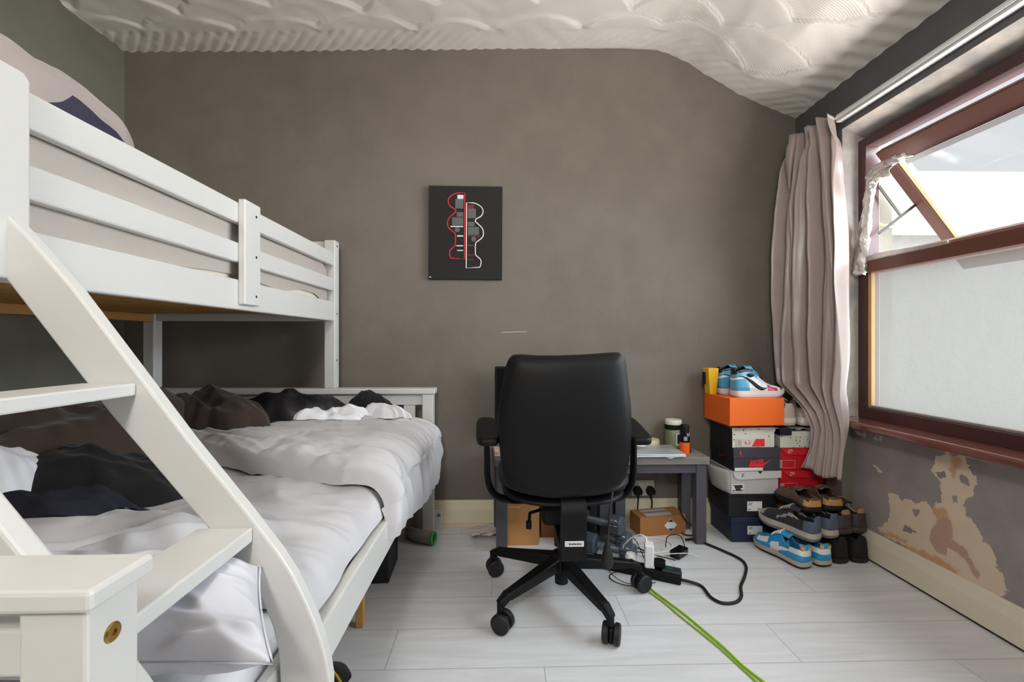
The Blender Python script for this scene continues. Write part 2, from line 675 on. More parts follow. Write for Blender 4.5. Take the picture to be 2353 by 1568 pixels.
mb.add([(XW, y, z) for z in zs for y in ys], [(j * NYW + i, j * NYW + i + 1, (j + 1) * NYW + i + 1, (j + 1) * NYW + i) for j in range(NZW - 1) for i in range(NYW - 1)])
mb.add([(XW, WY0, 0), (XW, 1.28, 0), (XW, 1.28, .6), (XW, WY0, .6)], [(0, 1, 2, 3)])
wl = mb.build('wall_right_lower', worn, norm=False)
tag(wl, kind='structure')
for nm, polys in (('cream', CREAM), ('orange', ORANGE), ('pink', PINK), ('holes', HOLES)):
    at = wl.data.attributes.new(nm, 'FLOAT', 'POINT')
    vals = []
    for v in wl.data.vertices:
        if v.co.x > XW + .001 or v.co.y < 1.279:
            vals.append(-1.0)
        else:
            vals.append(max(polyd(q, (v.co.y, v.co.z)) for q in polys))
    at.data.foreach_set('value', vals)


# skirting boards
def skirting_profile(h, t):
    return [(0, 0), (t, 0), (t, h * .62), (t * .95, h * .66), (t * .62, h * .74), (t * .60, h * .90), (t * .40, h), (0, h)]


cream_gloss = M('cream_gloss_paint', (226, 216, 190), .35, var=.05, vscale=5, bump=.05)
skirt_gloss = M('white_gloss_skirting', (226, 216, 198), .35, var=.05, vscale=5, bump=.05)
mb = MB().prism([(YB - a, b) for a, b in skirting_profile(.135, .016)], -1.98, 1.62, 'yz')
tag(mb.build('baseboard_back', cream_gloss, smooth=35), kind='structure')
mb = MB().prism([(YB - .016 - a, b) for a, b in [(0, 0), (.014, 0), (.012, .009), (.005, .014), (0, .015)]], -.4, 1.1, 'yz')
tag(mb.build('trim_1', M('pale_beading', (206, 186, 160), .5), smooth=50), kind='structure')
mb = MB().prism([(XW - a, b + .010) for a, b in skirting_profile(.125, .017)], YN, 2.44, 'xz')
tag(mb.build('baseboard_right', skirt_gloss, smooth=35), kind='structure')
mb = MB().box(XW - .012, XW, YN, 2.44, 0, .010)
tag(mb.build('trim_2', M('dark_gap_under_skirting', (52, 44, 38), .8)), kind='structure')

# ------------------------------------------------------------------ window
brown = M('brown_window_paint', (104, 62, 50), .38, var=.18, vscale=7, bump=.08, bscale=60)
brown_dark = M('dark_brown_window_paint', (74, 46, 46), .4, var=.18, vscale=7)
tan_bead = M('bare_wood_bead', (206, 168, 112), .5, var=.12, vscale=12)
yellow_edge = M('pale_yellow_sash_edge', (206, 202, 160), .5)
XF = 1.712
win = bpy.data.objects.new('window_1', None)
COL.objects.link(win)
tag(win, kind='structure')
Z0, Z1 = .636, 1.955
mb = MB()
mb.box(XF, XF + .07, WY1 - .044, WY1, Z0, Z1)             # far upright
mb.box(XF, XF + .07, WY0, WY1 - .044, Z1 - .042, Z1)       # head
mb.box(XF - .004, XF + .07, WY0, WY1 - .044, Z0, .690)     # bottom rail
mb.box(XF, XF + .07, WY0, WY0 + .044, Z0, Z1)
mb.build('frame', brown_dark, win, bevel=.004)
mb = MB().prism([(XF - .010, 1.318), (XF + .07, 1.318), (XF + .07, 1.398), (XF + .03, 1.398), (XF - .002, 1.384), (XF - .010, 1.372)], WY0, WY1 - .044, 'xz')
mb.build('transom', brown, win, bevel=.003)
mb = MB()
mb.box(XF + .012, XF + .03, WY1 - .064, WY1 - .044, .69, 1.318)
mb.build('glazing_bead', tan_bead, win, bevel=.002)
mb = MB().box(XF + .008, XF + .03, WY0 + .04, WY1 - .064, .690, .702)
mb.build('bottom_bead', M('grey_putty', (150, 140, 136), .6), win, bevel=.003)
# frosted lower pane: scatters and passes daylight
k = NT('frosted_glass')
tr = k.n('ShaderNodeBsdfTransparent')
tr.inputs[0].default_value = (.97, .98, .97, 1)
tl = k.n('ShaderNodeBsdfTranslucent')
tl.inputs[0].default_value = (.062, .061, .060, 1)
df = k.n('ShaderNodeBsdfDiffuse')
df.inputs[0].default_value = (.5, .5, .5, 1)
m1 = k.n('ShaderNodeMixShader')
m1.inputs[0].default_value = .50
k.t.links.new(tr.outputs[0], m1.inputs[1])
k.t.links.new(tl.outputs[0], m1.inputs[2])
m2 = k.n('ShaderNodeMixShader')
m2.inputs[0].default_value = .06
k.t.links.new(m1.outputs[0], m2.inputs[1])
k.t.links.new(df.outputs[0], m2.inputs[2])
k.t.links.new(m2.outputs[0], k.out.inputs[0])
frosted = k.m
MB().box(XF + .030, XF + .034, WY0 + .04, WY1 - .05, .685, 1.325).build('lower_pane', frosted, win)
# opened top-hung sash, dropped from the head and tilted out
TH = math.radians(38)
SY0, SY1, SL = .08, 2.055, .68
Ts = Matrix.Translation((XF + .038, 0, 1.880)) @ Matrix.Rotation(-TH, 4, 'Y')
# local: z runs down the sash (negative), x is outwards
mb = MB()
mb.box(-.02, .022, SY0, SY1, -.085, 0, T=Ts)
mb.box(-.02, .022, SY0, SY1, -SL, -SL + .07, T=Ts)
mb.box(-.02, .022, SY1 - .055, SY1, -SL + .07, -.085, T=Ts)
mb.box(-.02, .022, SY0, SY0 + .055, -SL + .07, -.085, T=Ts)
sash = mb.build('sash', [M('sash_brown_paint', (92, 60, 54), .4, var=.15, vscale=8)], win, bevel=.004)
mb = MB().box(-.012, .018, SY1 - .075, SY1 - .056, -SL + .07, -.085, T=Ts)
mb.build('sash_edge_strip', yellow_edge, sash, bevel=.002)
mb = MB().box(-.026, -.019, SY0 + .05, SY1 - .10, -.105, -.086, T=Ts)
mb.build('sash_seal', M('grey_rubber_seal', (150, 148, 150), .4), sash)
k = NT('clear_glass')
tr = k.n('ShaderNodeBsdfTransparent')
tr.inputs[0].default_value = (.97, .98, .98, 1)
gl = k.n('ShaderNodeBsdfGlossy')
gl.inputs['Roughness'].default_value = .02
m1 = k.n('ShaderNodeMixShader')
m1.inputs[0].default_value = .03
k.t.links.new(tr.outputs[0], m1.inputs[1])
k.t.links.new(gl.outputs[0], m1.inputs[2])
k.t.links.new(m1.outputs[0], k.out.inputs[0])
MB().box(.002, .006, SY0 + .05, SY1 - .055, -SL + .06, -.08, T=Ts).build('sash_glass', k.m, sash)
# friction stay
pa, pb, pc = Vector((XF + .045, 2.06, 1.50)), Ts @ Vector((0, 2.045, -.30)), Vector((XF + .045, 2.06, 1.72))
mb = MB().beam(pa, pb, .012, .004, (0, 1, 0)).beam(pc, lerp(pa, pb, .55), .012, .004, (0, 1, 0))
mb.build('stay_arm', dark_metal, win)
ph = Ts @ Vector((-.03, 1.33, -SL + .04))
mb = MB().beam(ph, ph + Vector((-.09, .05, -.03)), .016, .012).lathe([(.014, 0), (.014, .012), (.008, .02)], 12, Matrix.Translation(ph))
mb.build('catch_handle', brown_dark, sash, bevel=.002)
# sill board
mb = MB().prism([(1.603, .604), (1.603, .624), (1.611, .632), (XF + .02, .640), (XF + .02, .600), (1.612, .598)], WY0 - .05, WY1 - .015, 'xz')
sl = mb.build('window_sill', M('brown_gloss_sill', (112, 66, 58), .14, var=.12, vscale=6, coat=1.0), win, bevel=.004)

# plastered reveal
k = NT('reveal_plaster')
k.set(Base_Color=k.mix(k.step(k.noise(6, 5, .6), .35, .65), lin((150, 146, 144)), lin((190, 180, 168))), Roughness=.5)
k.bump(k.noise(20, 4, .6), .2, .01)
reveal = k.m
mb = MB().box(XR + .001, XF + .07, WY1 - .0015, WY1, .64, 2.016)
tag(mb.build('trim_3', reveal), kind='structure')
mb = MB().prism([(XR, 2.0165), (XR, 2.014), (XF + .07, 1.956), (XF + .07, 1.96), (1.88, 2.0165)], WY0, WY1 - .002, 'xz')
tag(mb.build('trim_4', reveal), kind='structure')

# curtain rail batten on the lintel
rail = thing('curtain_rail', 'long white curtain rail batten fixed to dark lintel above window', 'curtain rail', (1.617, 1.2, 2.062))
mb = MB().box(-.016, .017, -1.2, .925, -.018, .018)
mb.build('batten', white_paint, rail, bevel=.003)
mb = MB().box(-.022, -.016, -1.2, .925, -.006, .006)
mb.build('track', white_plastic, rail, bevel=.002)

# ------------------------------------------------------------------ outside
k = NT('pale_render')
k.set(Base_Color=lin((118, 117, 115)), Roughness=.9)
k.bump(k.noise(12, 4, .6), .3, .02)
pale_render = k.m
ob = MB().box(1.98, 7.0, 3.0, 5.0, -3, 1.72)
nb = thing('neighbour_house', 'pale rendered rear wing with tiled roof beyond the open window sash', 'house', (4.2, 4.0, -3))
shift(ob, (4.2, 4.0, -3)).build('wall', pale_render, nb)
k = NT('pale_roof_tiles')
br = k.n('ShaderNodeTexBrick')
k.put(br.inputs['Vector'], k.mapping((1, 1, 1), rot=(0, 0, 0)))
br.inputs['Color1'].default_value = lin((160, 158, 152)) + (1,)
br.inputs['Color2'].default_value = lin((150, 147, 140)) + (1,)
br.inputs['Mortar'].default_value = lin((120, 117, 112)) + (1,)
br.inputs['Scale'].default_value = 4
br.inputs['Mortar Size'].default_value = .015
moss = k.step(k.noise(2.4, 5, .7), .60, .68)
k.set(Base_Color=k.mix(moss, br.outputs[0], lin((110, 110, 96))), Roughness=.9)
mb = MB().prism([(2.92, 1.70), (2.92, 1.76), (5.2, 3.0), (5.2, 2.9)], 1.9, 7.1, 'yz')
shift(mb, (4.2, 4.0, -3)).build('roof', k.m, nb)
dp = thing('drainpipe', 'pale grey vertical drainpipe outside beyond the window corner', 'drainpipe', (2.50, 2.93, -3))
pipe_m = M('pale_grey_pipe', (196, 206, 216), .4)
MB().tube([(0, 0, 0), (0, 0, 5.6)], .035, 14).build('pipe', pipe_m, dp, smooth=40)
for z in (4.28, 4.50, 5.02):
    MB().lathe([(.036, z - .035), (.044, z - .03), (.044, z + .03), (.036, z + .035)], 14).build('collar', pipe_m, dp, smooth=40)
mb = MB().tube(spline([(0, 0, 4.55), (.08, -.02, 4.57), (.22, -.02, 4.56), (.7, -.01, 4.58)], 5), .026, 10)
mb.build('branch_pipe', pipe_m, dp, smooth=40)

# ================================================================== BUNK BED
BO = (-1.08, 1.39, 0)
bed = thing('bunk_bed', 'white wooden bunk bed, narrow bunk over a wide lower bed, with slanted ladder', 'bunk bed', BO)


def bpart(name, mat, mb, parent=bed, **kw):
    kw.setdefault('bevel', .003)
    return shift(mb, BO).build(name, mat, parent, **kw)


HX0, HX1 = -1.81, -.347        # outer faces of the lower bed
UX1 = -.847                    # outer face of the upper bunk
HY0, HY1, FY0, FY1 = 2.335, 2.395, .388, .443
for x0, x1 in ((HX0, HX0 + .056), (HX1 - .056, HX1)):
    bpart('headboard_post', white_paint, MB().box(x0, x1, HY0, HY1, 0, .727))
    fp = bpart('footboard_post', white_paint, MB().box(x0, x1, FY0, FY1, 0, .775))
    if x1 == HX1:
        T = Matrix.Translation(Vector((HX1, .413, .740)) - Vector(BO)) @ Matrix.Rotation(PI / 2, 4, 'Y')
        cap = MB().lathe([(.0085, -.001), (.0085, .0012), (.0075, .0022), (.0030, .0022), (.0030, .0006)], 24, T).build('bolt_cap', brass, fp, smooth=40)
        tag(cap, 'round brass bolt cap')
bpart('headboard_cap', white_paint, MB().box(HX0 - .01, -.336, 2.324, 2.402, .727, .757), bevel=.006)
bpart('footboard_cap', white_paint, MB().box(HX0 - .01, -.337, .380, .450, .775, .794), bevel=.004)
bpart('headboard_rail', white_paint, MB().box(HX0 + .056, HX1 - .056, 2.350, 2.382, .669, .727))
bpart('headboard_rail', white_paint, MB().box(HX0 + .056, HX1 - .056, 2.350, 2.382, .22, .30))
x = HX1 - .056 - .040
while x - .06 > HX0 + .06:
    bpart('headboard_slat', white_paint, MB().box(x - .06, x, 2.356, 2.374, .30, .669))
    x -= .0975
bpart('footboard_rail', white_paint, MB().box(HX0 + .056, HX1 - .056, .405, .428, .706, .748))
bpart('footboard_rail', white_paint, MB().box(HX0 + .056, HX1 - .056, .405, .428, .30, .42))
bpart('side_rail', white_paint, MB().box(-.362, -.333, .806, HY0, .375, .468), bevel=.004)
bpart('side_rail', white_paint, MB().box(HX0, HX0 + .028, FY1, HY0, .375, .468), bevel=.004)
bpart('inner_bearer', white_paint, MB().box(-.402, -.382, FY1, HY0, .385, .440))
for q in range(14):
    y = .50 + q * .135
    bpart('bed_slat', pine, MB().box(HX0 + .03, -.405, y, y + .07, .340, .355), bevel=0)
bpart('centre_leg', pine, MB().box(-.505, -.478, 1.585, 1.612, 0, .34))

# upper bunk
for x0, x1 in ((HX0, HX0 + .055), (UX1 - .055, UX1)):
    bpart('bunk_post', white_paint, MB().box(x0, x1, HY0, HY1, .757, 1.517), bevel=.005)
    bpart('bunk_post', white_paint, MB().box(x0, x1, FY0, FY1, .794, 1.517), bevel=.005)
for y0, y1 in ((2.35, 2.38), (.40, .43)):
    for z0, z1 in ((1.435, 1.512), (1.265, 1.325), (1.102, 1.190)):
        bpart('end_rail', white_paint, MB().box(HX0 + .055, UX1 - .055, y0, y1, z0, z1))
bpart('guard_rail', white_paint, MB().box(UX1 - .030, UX1 - .004, .80, HY0, 1.384, 1.451), bevel=.005)
bpart('guard_rail', white_paint, MB().box(UX1 - .030, UX1 - .004, .80, HY0, 1.256, 1.320), bevel=.005)
bpart('bunk_side_board', white_paint, MB().box(UX1 - .030, UX1 - .004, FY1, HY0, 1.102, 1.200), bevel=.005)
bpart('bunk_side_board', white_paint, MB().box(HX0, HX0 + .026, FY1, HY0, 1.135, 1.23), bevel=.005)
bpart('guard_rail', white_paint, MB().box(HX0, HX0 + .026, FY1, HY0, 1.384, 1.451), bevel=.005)
brk = bpart('guard_bracket', white_paint, MB().box(UX1 - .004, UX1 + .019, 1.488, 1.584, 1.119, 1.462), bevel=.004)
for z in (1.420, 1.283, 1.150):
    T = Matrix.Translation(Vector((UX1 + .019, 1.555, z)) - Vector(BO)) @ Matrix.Rotation(PI / 2, 4, 'Y')
    MB().lathe([(.0045, -.001), (.0045, .0012), (.002, .0014)], 12, T).build('bolt', dark_metal, brk)
hp = bpart('guard_bracket', white_paint, MB().prism([(.752, 1.105), (.818, 1.105), (.818, 1.456), (.808, 1.467), (.762, 1.467), (.752, 1.456)], UX1 - .004, UX1 + .02, 'yz'), bevel=.004)
for z, y in ((1.49, 2.365), (1.14, 2.365), (.90, 2.365)):
    T = Matrix.Translation(Vector((UX1, y, z)) - Vector(BO)) @ Matrix.Rotation(PI / 2, 4, 'Y')
    MB().lathe([(.006, -.001), (.006, .001), (.002, .0014)], 12, T).build('bolt', dark_metal, bed)
for q in range(15):
    y = .50 + q * .122
    bpart('bunk_slat', pine, MB().box(HX0 + .028, UX1 - .031, y, y + .09, 1.136, 1.151), bevel=0)
bpart('pine_bearer', pine, MB().box(HX0 + .027, HX0 + .055, FY1, HY0, 1.098, 1.135), bevel=.002)
bpart('pine_bearer', pine, MB().box(UX1 - .055, UX1 - .031, FY1, HY0, 1.110, 1.135), bevel=.002)

# ladder
RE = [(-.853, 1.240), (-.839, 1.222), (-.793, 1.175), (-.721, 1.091), (-.624, .960), (-.530, .833), (-.436, .715), (-.407, .677), (-.378, .638), (-.354, .600),
      (-.334, .558), (-.318, .521), (-.305, .483), (-.297, .450), (-.292, .418), (-.291, .0)]
LE = [(-.372, .0), (-.376, .419), (-.379, .470), (-.389, .514), (-.407, .559), (-.436, .604), (-.465, .643), (-.491, .675), (-.660, .878), (-.693, .922), (-.828, 1.101), (-.853, 1.132)]
ladder = bpart('ladder', white_paint, MB().prism(RE + LE, .780, .806, 'xz'), bevel=.004)
tag(ladder, 'slanted white ladder with curved foot')
bpart('stringer', white_paint, MB().prism(RE + LE, .474, .500, 'xz'), ladder, bevel=.004)
for xf, xb, zt, th in ((-.615, -.705, .929, .021), (-.421, -.512, .683, .024)):
    bpart('step', white_paint, MB().box(xb, xf, .500, .780, zt - th, zt), ladder, bevel=.003)

# ------------------------------------------------------------------ bedding
def fabric(name, rgb, rough=.85, var=.06, weave=900, sheen=.15, fine=.05):
    k = NT(name)
    c = lin(rgb)
    k.set(Base_Color=k.mix(k.noise(5, 4, .6), tuple(v * (1 - var) for v in c), tuple(min(1, v * (1 + var)) for v in c)), Roughness=rough)
    k.b.inputs['Sheen Weight'].default_value = sheen
    k.bump(k.math('ADD', k.math('MULTIPLY', k.noise(weave, 2, .5), fine), k.noise(45, 4, .6)), .18, .004)
    return k.m


duvet_grey = fabric('grey_duvet_cotton', (200, 199, 203))
duvet_lilac = fabric('lilac_grey_cotton', (184, 175, 167))
sheet_white = fabric('white_sheet', (222, 222, 226))
mb = MB()


def rbox(x0, x1, y0, y1, z0, z1, r, nx, ny_, nz_, fn=None):
    """rounded soft box as a closed grid"""
    def S(u, v):
        a = 2 * PI * u
        # superellipse ring in xy, v goes from bottom centre to top centre
        ca, sa = math.cos(a), math.sin(a)
        e = .16
        px = math.copysign(abs(ca) ** e, ca)
        py = math.copysign(abs(sa) ** e, sa)
        if v < .25:
            k_, zz = v / .25, 0
        elif v > .75:
            k_, zz = (1 - v) / .25, 1
        else:
            k_, zz = 1, (v - .25) / .5
        inset = 0
        if zz in (0, 1) and k_ > .93:
            inset = 0
        f = k_
        X_ = (x0 + x1) / 2 + px * f * ((x1 - x0) / 2 - (r * .6 if zz in (0, 1) and k_ == 1 else 0))
        Yv = (y0 + y1) / 2 + py * f * ((y1 - y0) / 2)
        Zv = lerp(z0, z1, zz)
        p = Vector((X_, Yv, Zv))
        return fn(p, u, v) if fn else p
    return MB().grid(nx, nz_, S, closeu=True)


mat_low = thing('lower_mattress', 'thick pale mattress with white sheet lying in the lower bunk', 'mattress', (-1.08, 1.39, .356))
m0 = MB().box(-1.775, -.408, .450, 2.330, .357, .500)
shift(m0, (-1.08, 1.39, .356)).build('mattress_body', sheet_white, mat_low, bevel=.03, segs=4, smooth=50)
mat_up = thing('upper_mattress', 'cream mattress lying on the slats of the upper bunk', 'mattress', (-1.3, 1.39, 1.152))
m0 = MB().box(-1.775, -.890, .450, 2.330, 1.152, 1.262)
shift(m0, (-1.3, 1.39, 1.152)).build('mattress_body', fabric('cream_ticking', (226, 218, 200)), mat_up, bevel=.03, segs=4, smooth=50)

FRONT = [(-1.76, 1.97), (-1.1, 1.66), (-.85, 1.52), (-.6, 1.40), (-.45, 1.335), (-.36, 1.31), (-.28, 1.33)]


def yfront(x):
    return interp(FRONT, x)


def folds(x, y, ang, sc, seed, st=4.0):
    """directional cloth creases in [-1, 1]"""
    ca, sa = math.cos(ang), math.sin(ang)
    a, b = x * ca + y * sa, -x * sa + y * ca
    w = .35 * nz(x * 3, y * 3, seed)
    return ridge(a * sc / st + w, b * sc + w * 2, seed)


def d1z(x, y):
    """near part of the duvet"""
    z = .540 + .018 * nz(x * 2.2, y * 2.2, 1.7)
    near = smo((1.25 - y) / .35)
    z += near * .050 * folds(x, y, .50, 6, 5.0, 3.2) * smo((-.42 - x) / .15)
    z += .020 * folds(x, y, -.5, 7, 9.0, 7) + .010 * folds(x, y, -.2, 14, 19.0, 7) + .005 * folds(x, y, .3, 26, 29.0, 6) + .004 * nz(x * 18, y * 18, 4)
    z += .014 * math.exp(-((y - yfront(x) + .10) / .10) ** 2) * -1
    z += .020 * smo((-.9 - x) / .5)
    return z


def d2z(x, y):
    f = y - yfront(x)
    z = .603 + .014 * nz(x * 2.4, y * 2.4, 8.1) - .010 * smo(f / .8)
    along = math.atan2(-.5, 1.0)
    z += .032 * folds(x, y, along, 8, 2.0, 9) * smo((f - .04) / .12)
    z += .018 * folds(x, y, along + .22, 15, 12.0, 7) * smo(f / .1)
    z += .004 * folds(x, y, 1.1, 20, 3.0, 5)
    z += .016 * math.exp(-((f - .07) / .05) ** 2)
    z += .009 * folds(x, y, along + 1.35, 12, 33.0, 4) * math.exp(-((f - .06) / .09) ** 2)
    z += .006 * folds(x, y, along - .15, 28, 41.0, 8)
    return z


duvet = thing('grey_duvet', 'crumpled light grey duvet, folded back over itself on the lower bunk', 'duvet', (-1.0, 1.5, .50))
X0D, Y0D, Y1D = -1.765, .83, 2.31


def S1(u, v):
    xe = -.352 + .012 * nz(v * 5, 3.3)
    x = lerp(X0D, xe, u)
    yn = Y0D + .012 + (.03 * nz(u * 5, 1.2) + .05 * math.sin(u * 5)) * smo((.75 - u) / .15)
    y = lerp(yn, max(yfront(x) + .25, yn + .2), v)
    z = d1z(x, y)
    e = max(0.0, (u - .93) / .07)
    z = lerp(z, .478, 1 - math.sqrt(max(0, 1 - e ** 2)))
    e = max(0.0, (.05 - v) / .05)
    z = lerp(z, .508, 1 - math.sqrt(max(0, 1 - e ** 2)))
    e = max(0.0, (.03 - u) / .03)
    z = lerp(z, .508, e)
    return Vector((x, y, z))


mb = MB().grid(150, 90, S1)
b = len(mb.v)
shift(mb, (-1.0, 1.5, .50)).build('duvet_half', duvet_grey, duvet, smooth=180, sub=1)

HANG = [(1.3, .420), (1.45, .405), (1.8, .350), (2.1, .315), (2.31, .300)]


def S2(u, v):
    """u across (wall to hanging edge), v from rolled front edge to the headboard"""
    xt = -.47                               # where the top starts to turn over
    uu = u
    if uu < .62:
        x = lerp(X0D, xt, uu / .62)
        drop, xo = 0, 0
    else:
        x = xt
    # front edge parameter
    xx = x if uu < .62 else xt + (uu - .62) / .38 * .14
    yf = yfront(xx)
    y = lerp(yf, Y1D, v)
    z = d2z(xx, y)
    if uu >= .62:
        t = (uu - .62) / .38
        zb = interp(HANG, y)
        R = .158 + .008 * nz(y * 3, 4.2)
        # top turns through a quarter ellipse then hangs
        if t < .55:
            a = t / .55 * PI / 2
            x = xt + (R + .01 * math.sin(y * 20)) * math.sin(a)
            z = lerp(z, z - .10, 1 - math.cos(a))
        else:
            s = (t - .55) / .45
            x = xt + R + .012 * math.sin(s * 3) - .006 * s
            z = lerp(z - .10, zb, s)
        x += .012 * folds(y, z, PI / 2 + .35, 10, 21.0, 3) * smo(t * 3) + .006 * nz(y * 16, z * 10, 2)
        x = max(x, -.318) if z < .50 else x
    # rolled front edge
    if v < .06:
        a = v / .06
        k_ = 1 - math.sqrt(max(0, 1 - (1 - a) ** 2))
        bl = smo((uu - .54) / .3)
        x -= .050 * k_ * bl
        z -= k_ * lerp(.060, .015, bl)
        y += .03 * (1 - a) ** 2
    return Vector((x, y, z))


mb = MB().grid(190, 130, S2)
shift(mb, (-1.0, 1.5, .50)).build('duvet_half', duvet_grey, duvet, smooth=180, sub=1)
# the rolled hem that shows at the fold
def hem(t):
    x = lerp(-1.72, -.385, t)
    return Vector((x, yfront(x) + .012, .548 + .012 * nz(x * 6, 2)))


def bed_z(x, y):
    return d2z(min(x, -.45), y) if y > yfront(x) + .04 else d1z(x, y)


# pillow
def pillow(name, label, mat, T, L, W, TH_, seed, shear=0.0):
    r = thing(name, label, 'pillow', T.to_translation(), rot=T.to_euler())

    def S(sgn):
        def f(u, v):
            a, b_ = u * 2 - 1, v * 2 - 1
            pin = 1 - .05 * (1 - a * a) * abs(b_) ** 4
            pin2 = 1 - .03 * (1 - b_ * b_) * abs(a) ** 4
            x = a * L / 2 * pin2
            y = b_ * W / 2 * pin
            h = ((1 - abs(a) ** 2.4) * (1 - abs(b_) ** 2.4)) ** .55
            w = .022 * folds(a, b_ * .5, .1, 5.5, seed, 2.6) * (1 - h) * h * 3 + .006 * nz(a * 3, b_ * 3, seed)
            return Vector((x - shear * y, y, sgn * (TH_ / 2 * h + w * (1 if sgn > 0 else .6) * min(1, h * 4))))
        return f
    mb = MB().grid(56, 44, S(1)).grid(56, 44, S(-1))
    mb.build('cover', mat, r, smooth=180, weld=True, sub=1)
    pts = []
    for i in range(80):
        a = 2 * PI * i / 80
        ca, sa = math.cos(a), math.sin(a)
        m_ = max(abs(ca), abs(sa))
        a1, b1 = ca / m_, sa / m_
        pts.append((a1 * L / 2 * (1 - .03 * (1 - b1 * b1) * abs(a1) ** 4) * 1.0, b1 * W / 2 * (1 - .05 * (1 - a1 * a1) * abs(b1) ** 4), 0))
    pts = [(q[0] - shear * q[1], q[1], 0) for q in pts]
    MB().tube(pts + [pts[0]], .0016, 6).build('seam', mat, r, smooth=180)
    return r


pil_mat = fabric('pale_lilac_pillowcase', (206, 206, 214))
T = Matrix.Translation((-.606, .696, .592)) @ Euler((.34, .0, .0)).to_matrix().to_4x4()
pillow('pillow', 'pale grey pillow poking out beneath the lowest ladder step', pil_mat, T, .50, .165, .135, 3.0, .60)


# ------------------------------------------------------------------ clothes and other cloth heaps
def heap(name, label, cat, mat, cx, cy, rx, ry, h, rot=0.0, seed=1.0, amp=.35, base=None, n=(90, 34), irr=.22, pw=.8, sc=5.0, ang=.6, group=None, skirt=.004):
    base = base or bed_z
    cr, sr = math.cos(rot), math.sin(rot)
    z_c = base(cx, cy)

    def f(u, v):
        a = 2 * PI * u
        edge = 1 + irr * nz(math.cos(a) * 1.6, math.sin(a) * 1.6, seed) + irr * .5 * nz(math.cos(a) * 5, math.sin(a) * 5, seed + 5)
        rr = (1 - v)
        x, y = math.cos(a) * rr * rx * edge, math.sin(a) * rr * ry * edge
        X_, Y_ = cx + x * cr - y * sr, cy + x * sr + y * cr
        prof = (1 - rr ** 2.6) ** pw
        fo = folds(x, y, ang + .6 * nz(x * 4, y * 4, seed), sc, seed, 2.6)
        fo2 = folds(x, y, ang + 1.2, sc * 2.1, seed + 3, 2.6)
        zz = h * prof * (1 + amp * fo * .7 + amp * .35 * fo2 + amp * .5 * nz(x * 5, y * 5, seed))
        return Vector((X_ - cx, Y_ - cy, base(X_, Y_) + skirt + max(0, zz) - z_c))
    mb = MB().grid(n[0], n[1], f, closeu=True)
    # floor of the heap
    vs = [mb.v[i] for i in range(n[0])]
    mb.add([(p[0], p[1], p[2] - .002) for p in vs] + [(0, 0, 0)], [(i, n[0], (i + 1) % n[0]) for i in range(n[0])])
    o = mb.build(name, mat, None, smooth=180, weld=True)
    o.location = (cx, cy, z_c)
    md = o.modifiers.new('sub', 'SUBSURF')
    md.levels = md.render_levels = 1
    return tag(o, label, cat, group)


brown_cloth = M('brown_wool', (70, 56, 46), .95, var=.2, vscale=8, bump=.2, bscale=220, sheen=.2)
brown_dark_cloth = M('dark_brown_jersey', (58, 44, 36), .95, var=.2, vscale=8, bump=.2, bscale=220, sheen=.15)
white_cloth = fabric('white_cotton', (236, 236, 242))
navy_cloth = M('dark_denim', (26, 28, 42), .9, var=.3, vscale=14, bump=.25, bscale=300)
satin_black = M('black_satin_nylon', (26, 26, 31), .45, var=.2, vscale=9, bump=.15, bscale=120)

heap('hooded_top', 'black hooded top heaped against the wall behind the brown coat', 'clothes', black_cloth, -1.50, 2.02, .22, .26, .085, .2, 4.2, base=d2z)
heap('coat', 'brown wool coat heaped beside the left wall, behind the upper ladder step', 'clothes', brown_cloth, -1.47, 1.56, .24, .46, .135, -.30, 2.2, amp=.42, sc=6.5, ang=1.2, pw=.7, skirt=.02)
heap('jumper', 'black jumper crumpled in front of the brown coat on grey duvet', 'clothes', black_cloth, -1.17, 1.36, .30, .15, .085, .22, 7.7, amp=.4, sc=6, irr=.2, base=d1z)
heap('shirt', 'white cotton shirt bunched by left wall, in front of the brown coat', 'clothes', white_cloth, -1.33, 1.215, .125, .14, .115, .1, 5.5, amp=.35, sc=8)
heap('jeans', 'dark blue jeans leg lying flat nearest the bed foot', 'clothes', navy_cloth, -1.13, 1.165, .21, .06, .035, .22, 3.3, amp=.5, sc=9)
heap('jacket', 'dark brown jacket bunched up beside the ladder, near the headboard', 'clothes', brown_dark_cloth, -1.25, 2.00, .22, .17, .105, -.2, 9.1, amp=.42, sc=6, ang=1.4, pw=.55)
heap('anorak', 'shiny black nylon jacket heaped against the white headboard', 'clothes', satin_black, -1.00, 2.19, .28, .12, .105, .02, 6.4, amp=.36, sc=6, ang=1.0, pw=.6)
heap('tracksuit_top', 'black garment under the white T-shirt at the headboard end', 'clothes', black_cloth, -.64, 2.255, .14, .055, .085, -.1, 8.4, amp=.4, sc=8)
heap('white_shirt', 'thin white T-shirt strewn across the duvet by the headboard slats', 'clothes', white_cloth, -.78, 2.12, .17, .060, .034, .28, 2.9, amp=.9, sc=7, irr=.5, pw=.5)
heap('white_sleeve', 'white sock draped over black garment near the right headboard post', 'clothes', white_cloth, -.56, 2.17, .13, .030, .034, -.25, 4.9, amp=.9, sc=5, irr=.5, pw=.5)
rod = thing('metal_tube', 'short silver metal tube sticking out from under the brown coat', 'tube', at_x(262, 987, -1.62))
MB().tube([(-.05, -.12, .0), (0, 0, 0)], .010, 12).build('tube', silver, rod, smooth=40)


def up_z(x, y):
    return 1.30


updv = thing('upper_duvet', 'lilac grey duvet spread on upper bunk, pressed against guard rails', 'duvet', (-1.3, 1.5, 1.30))


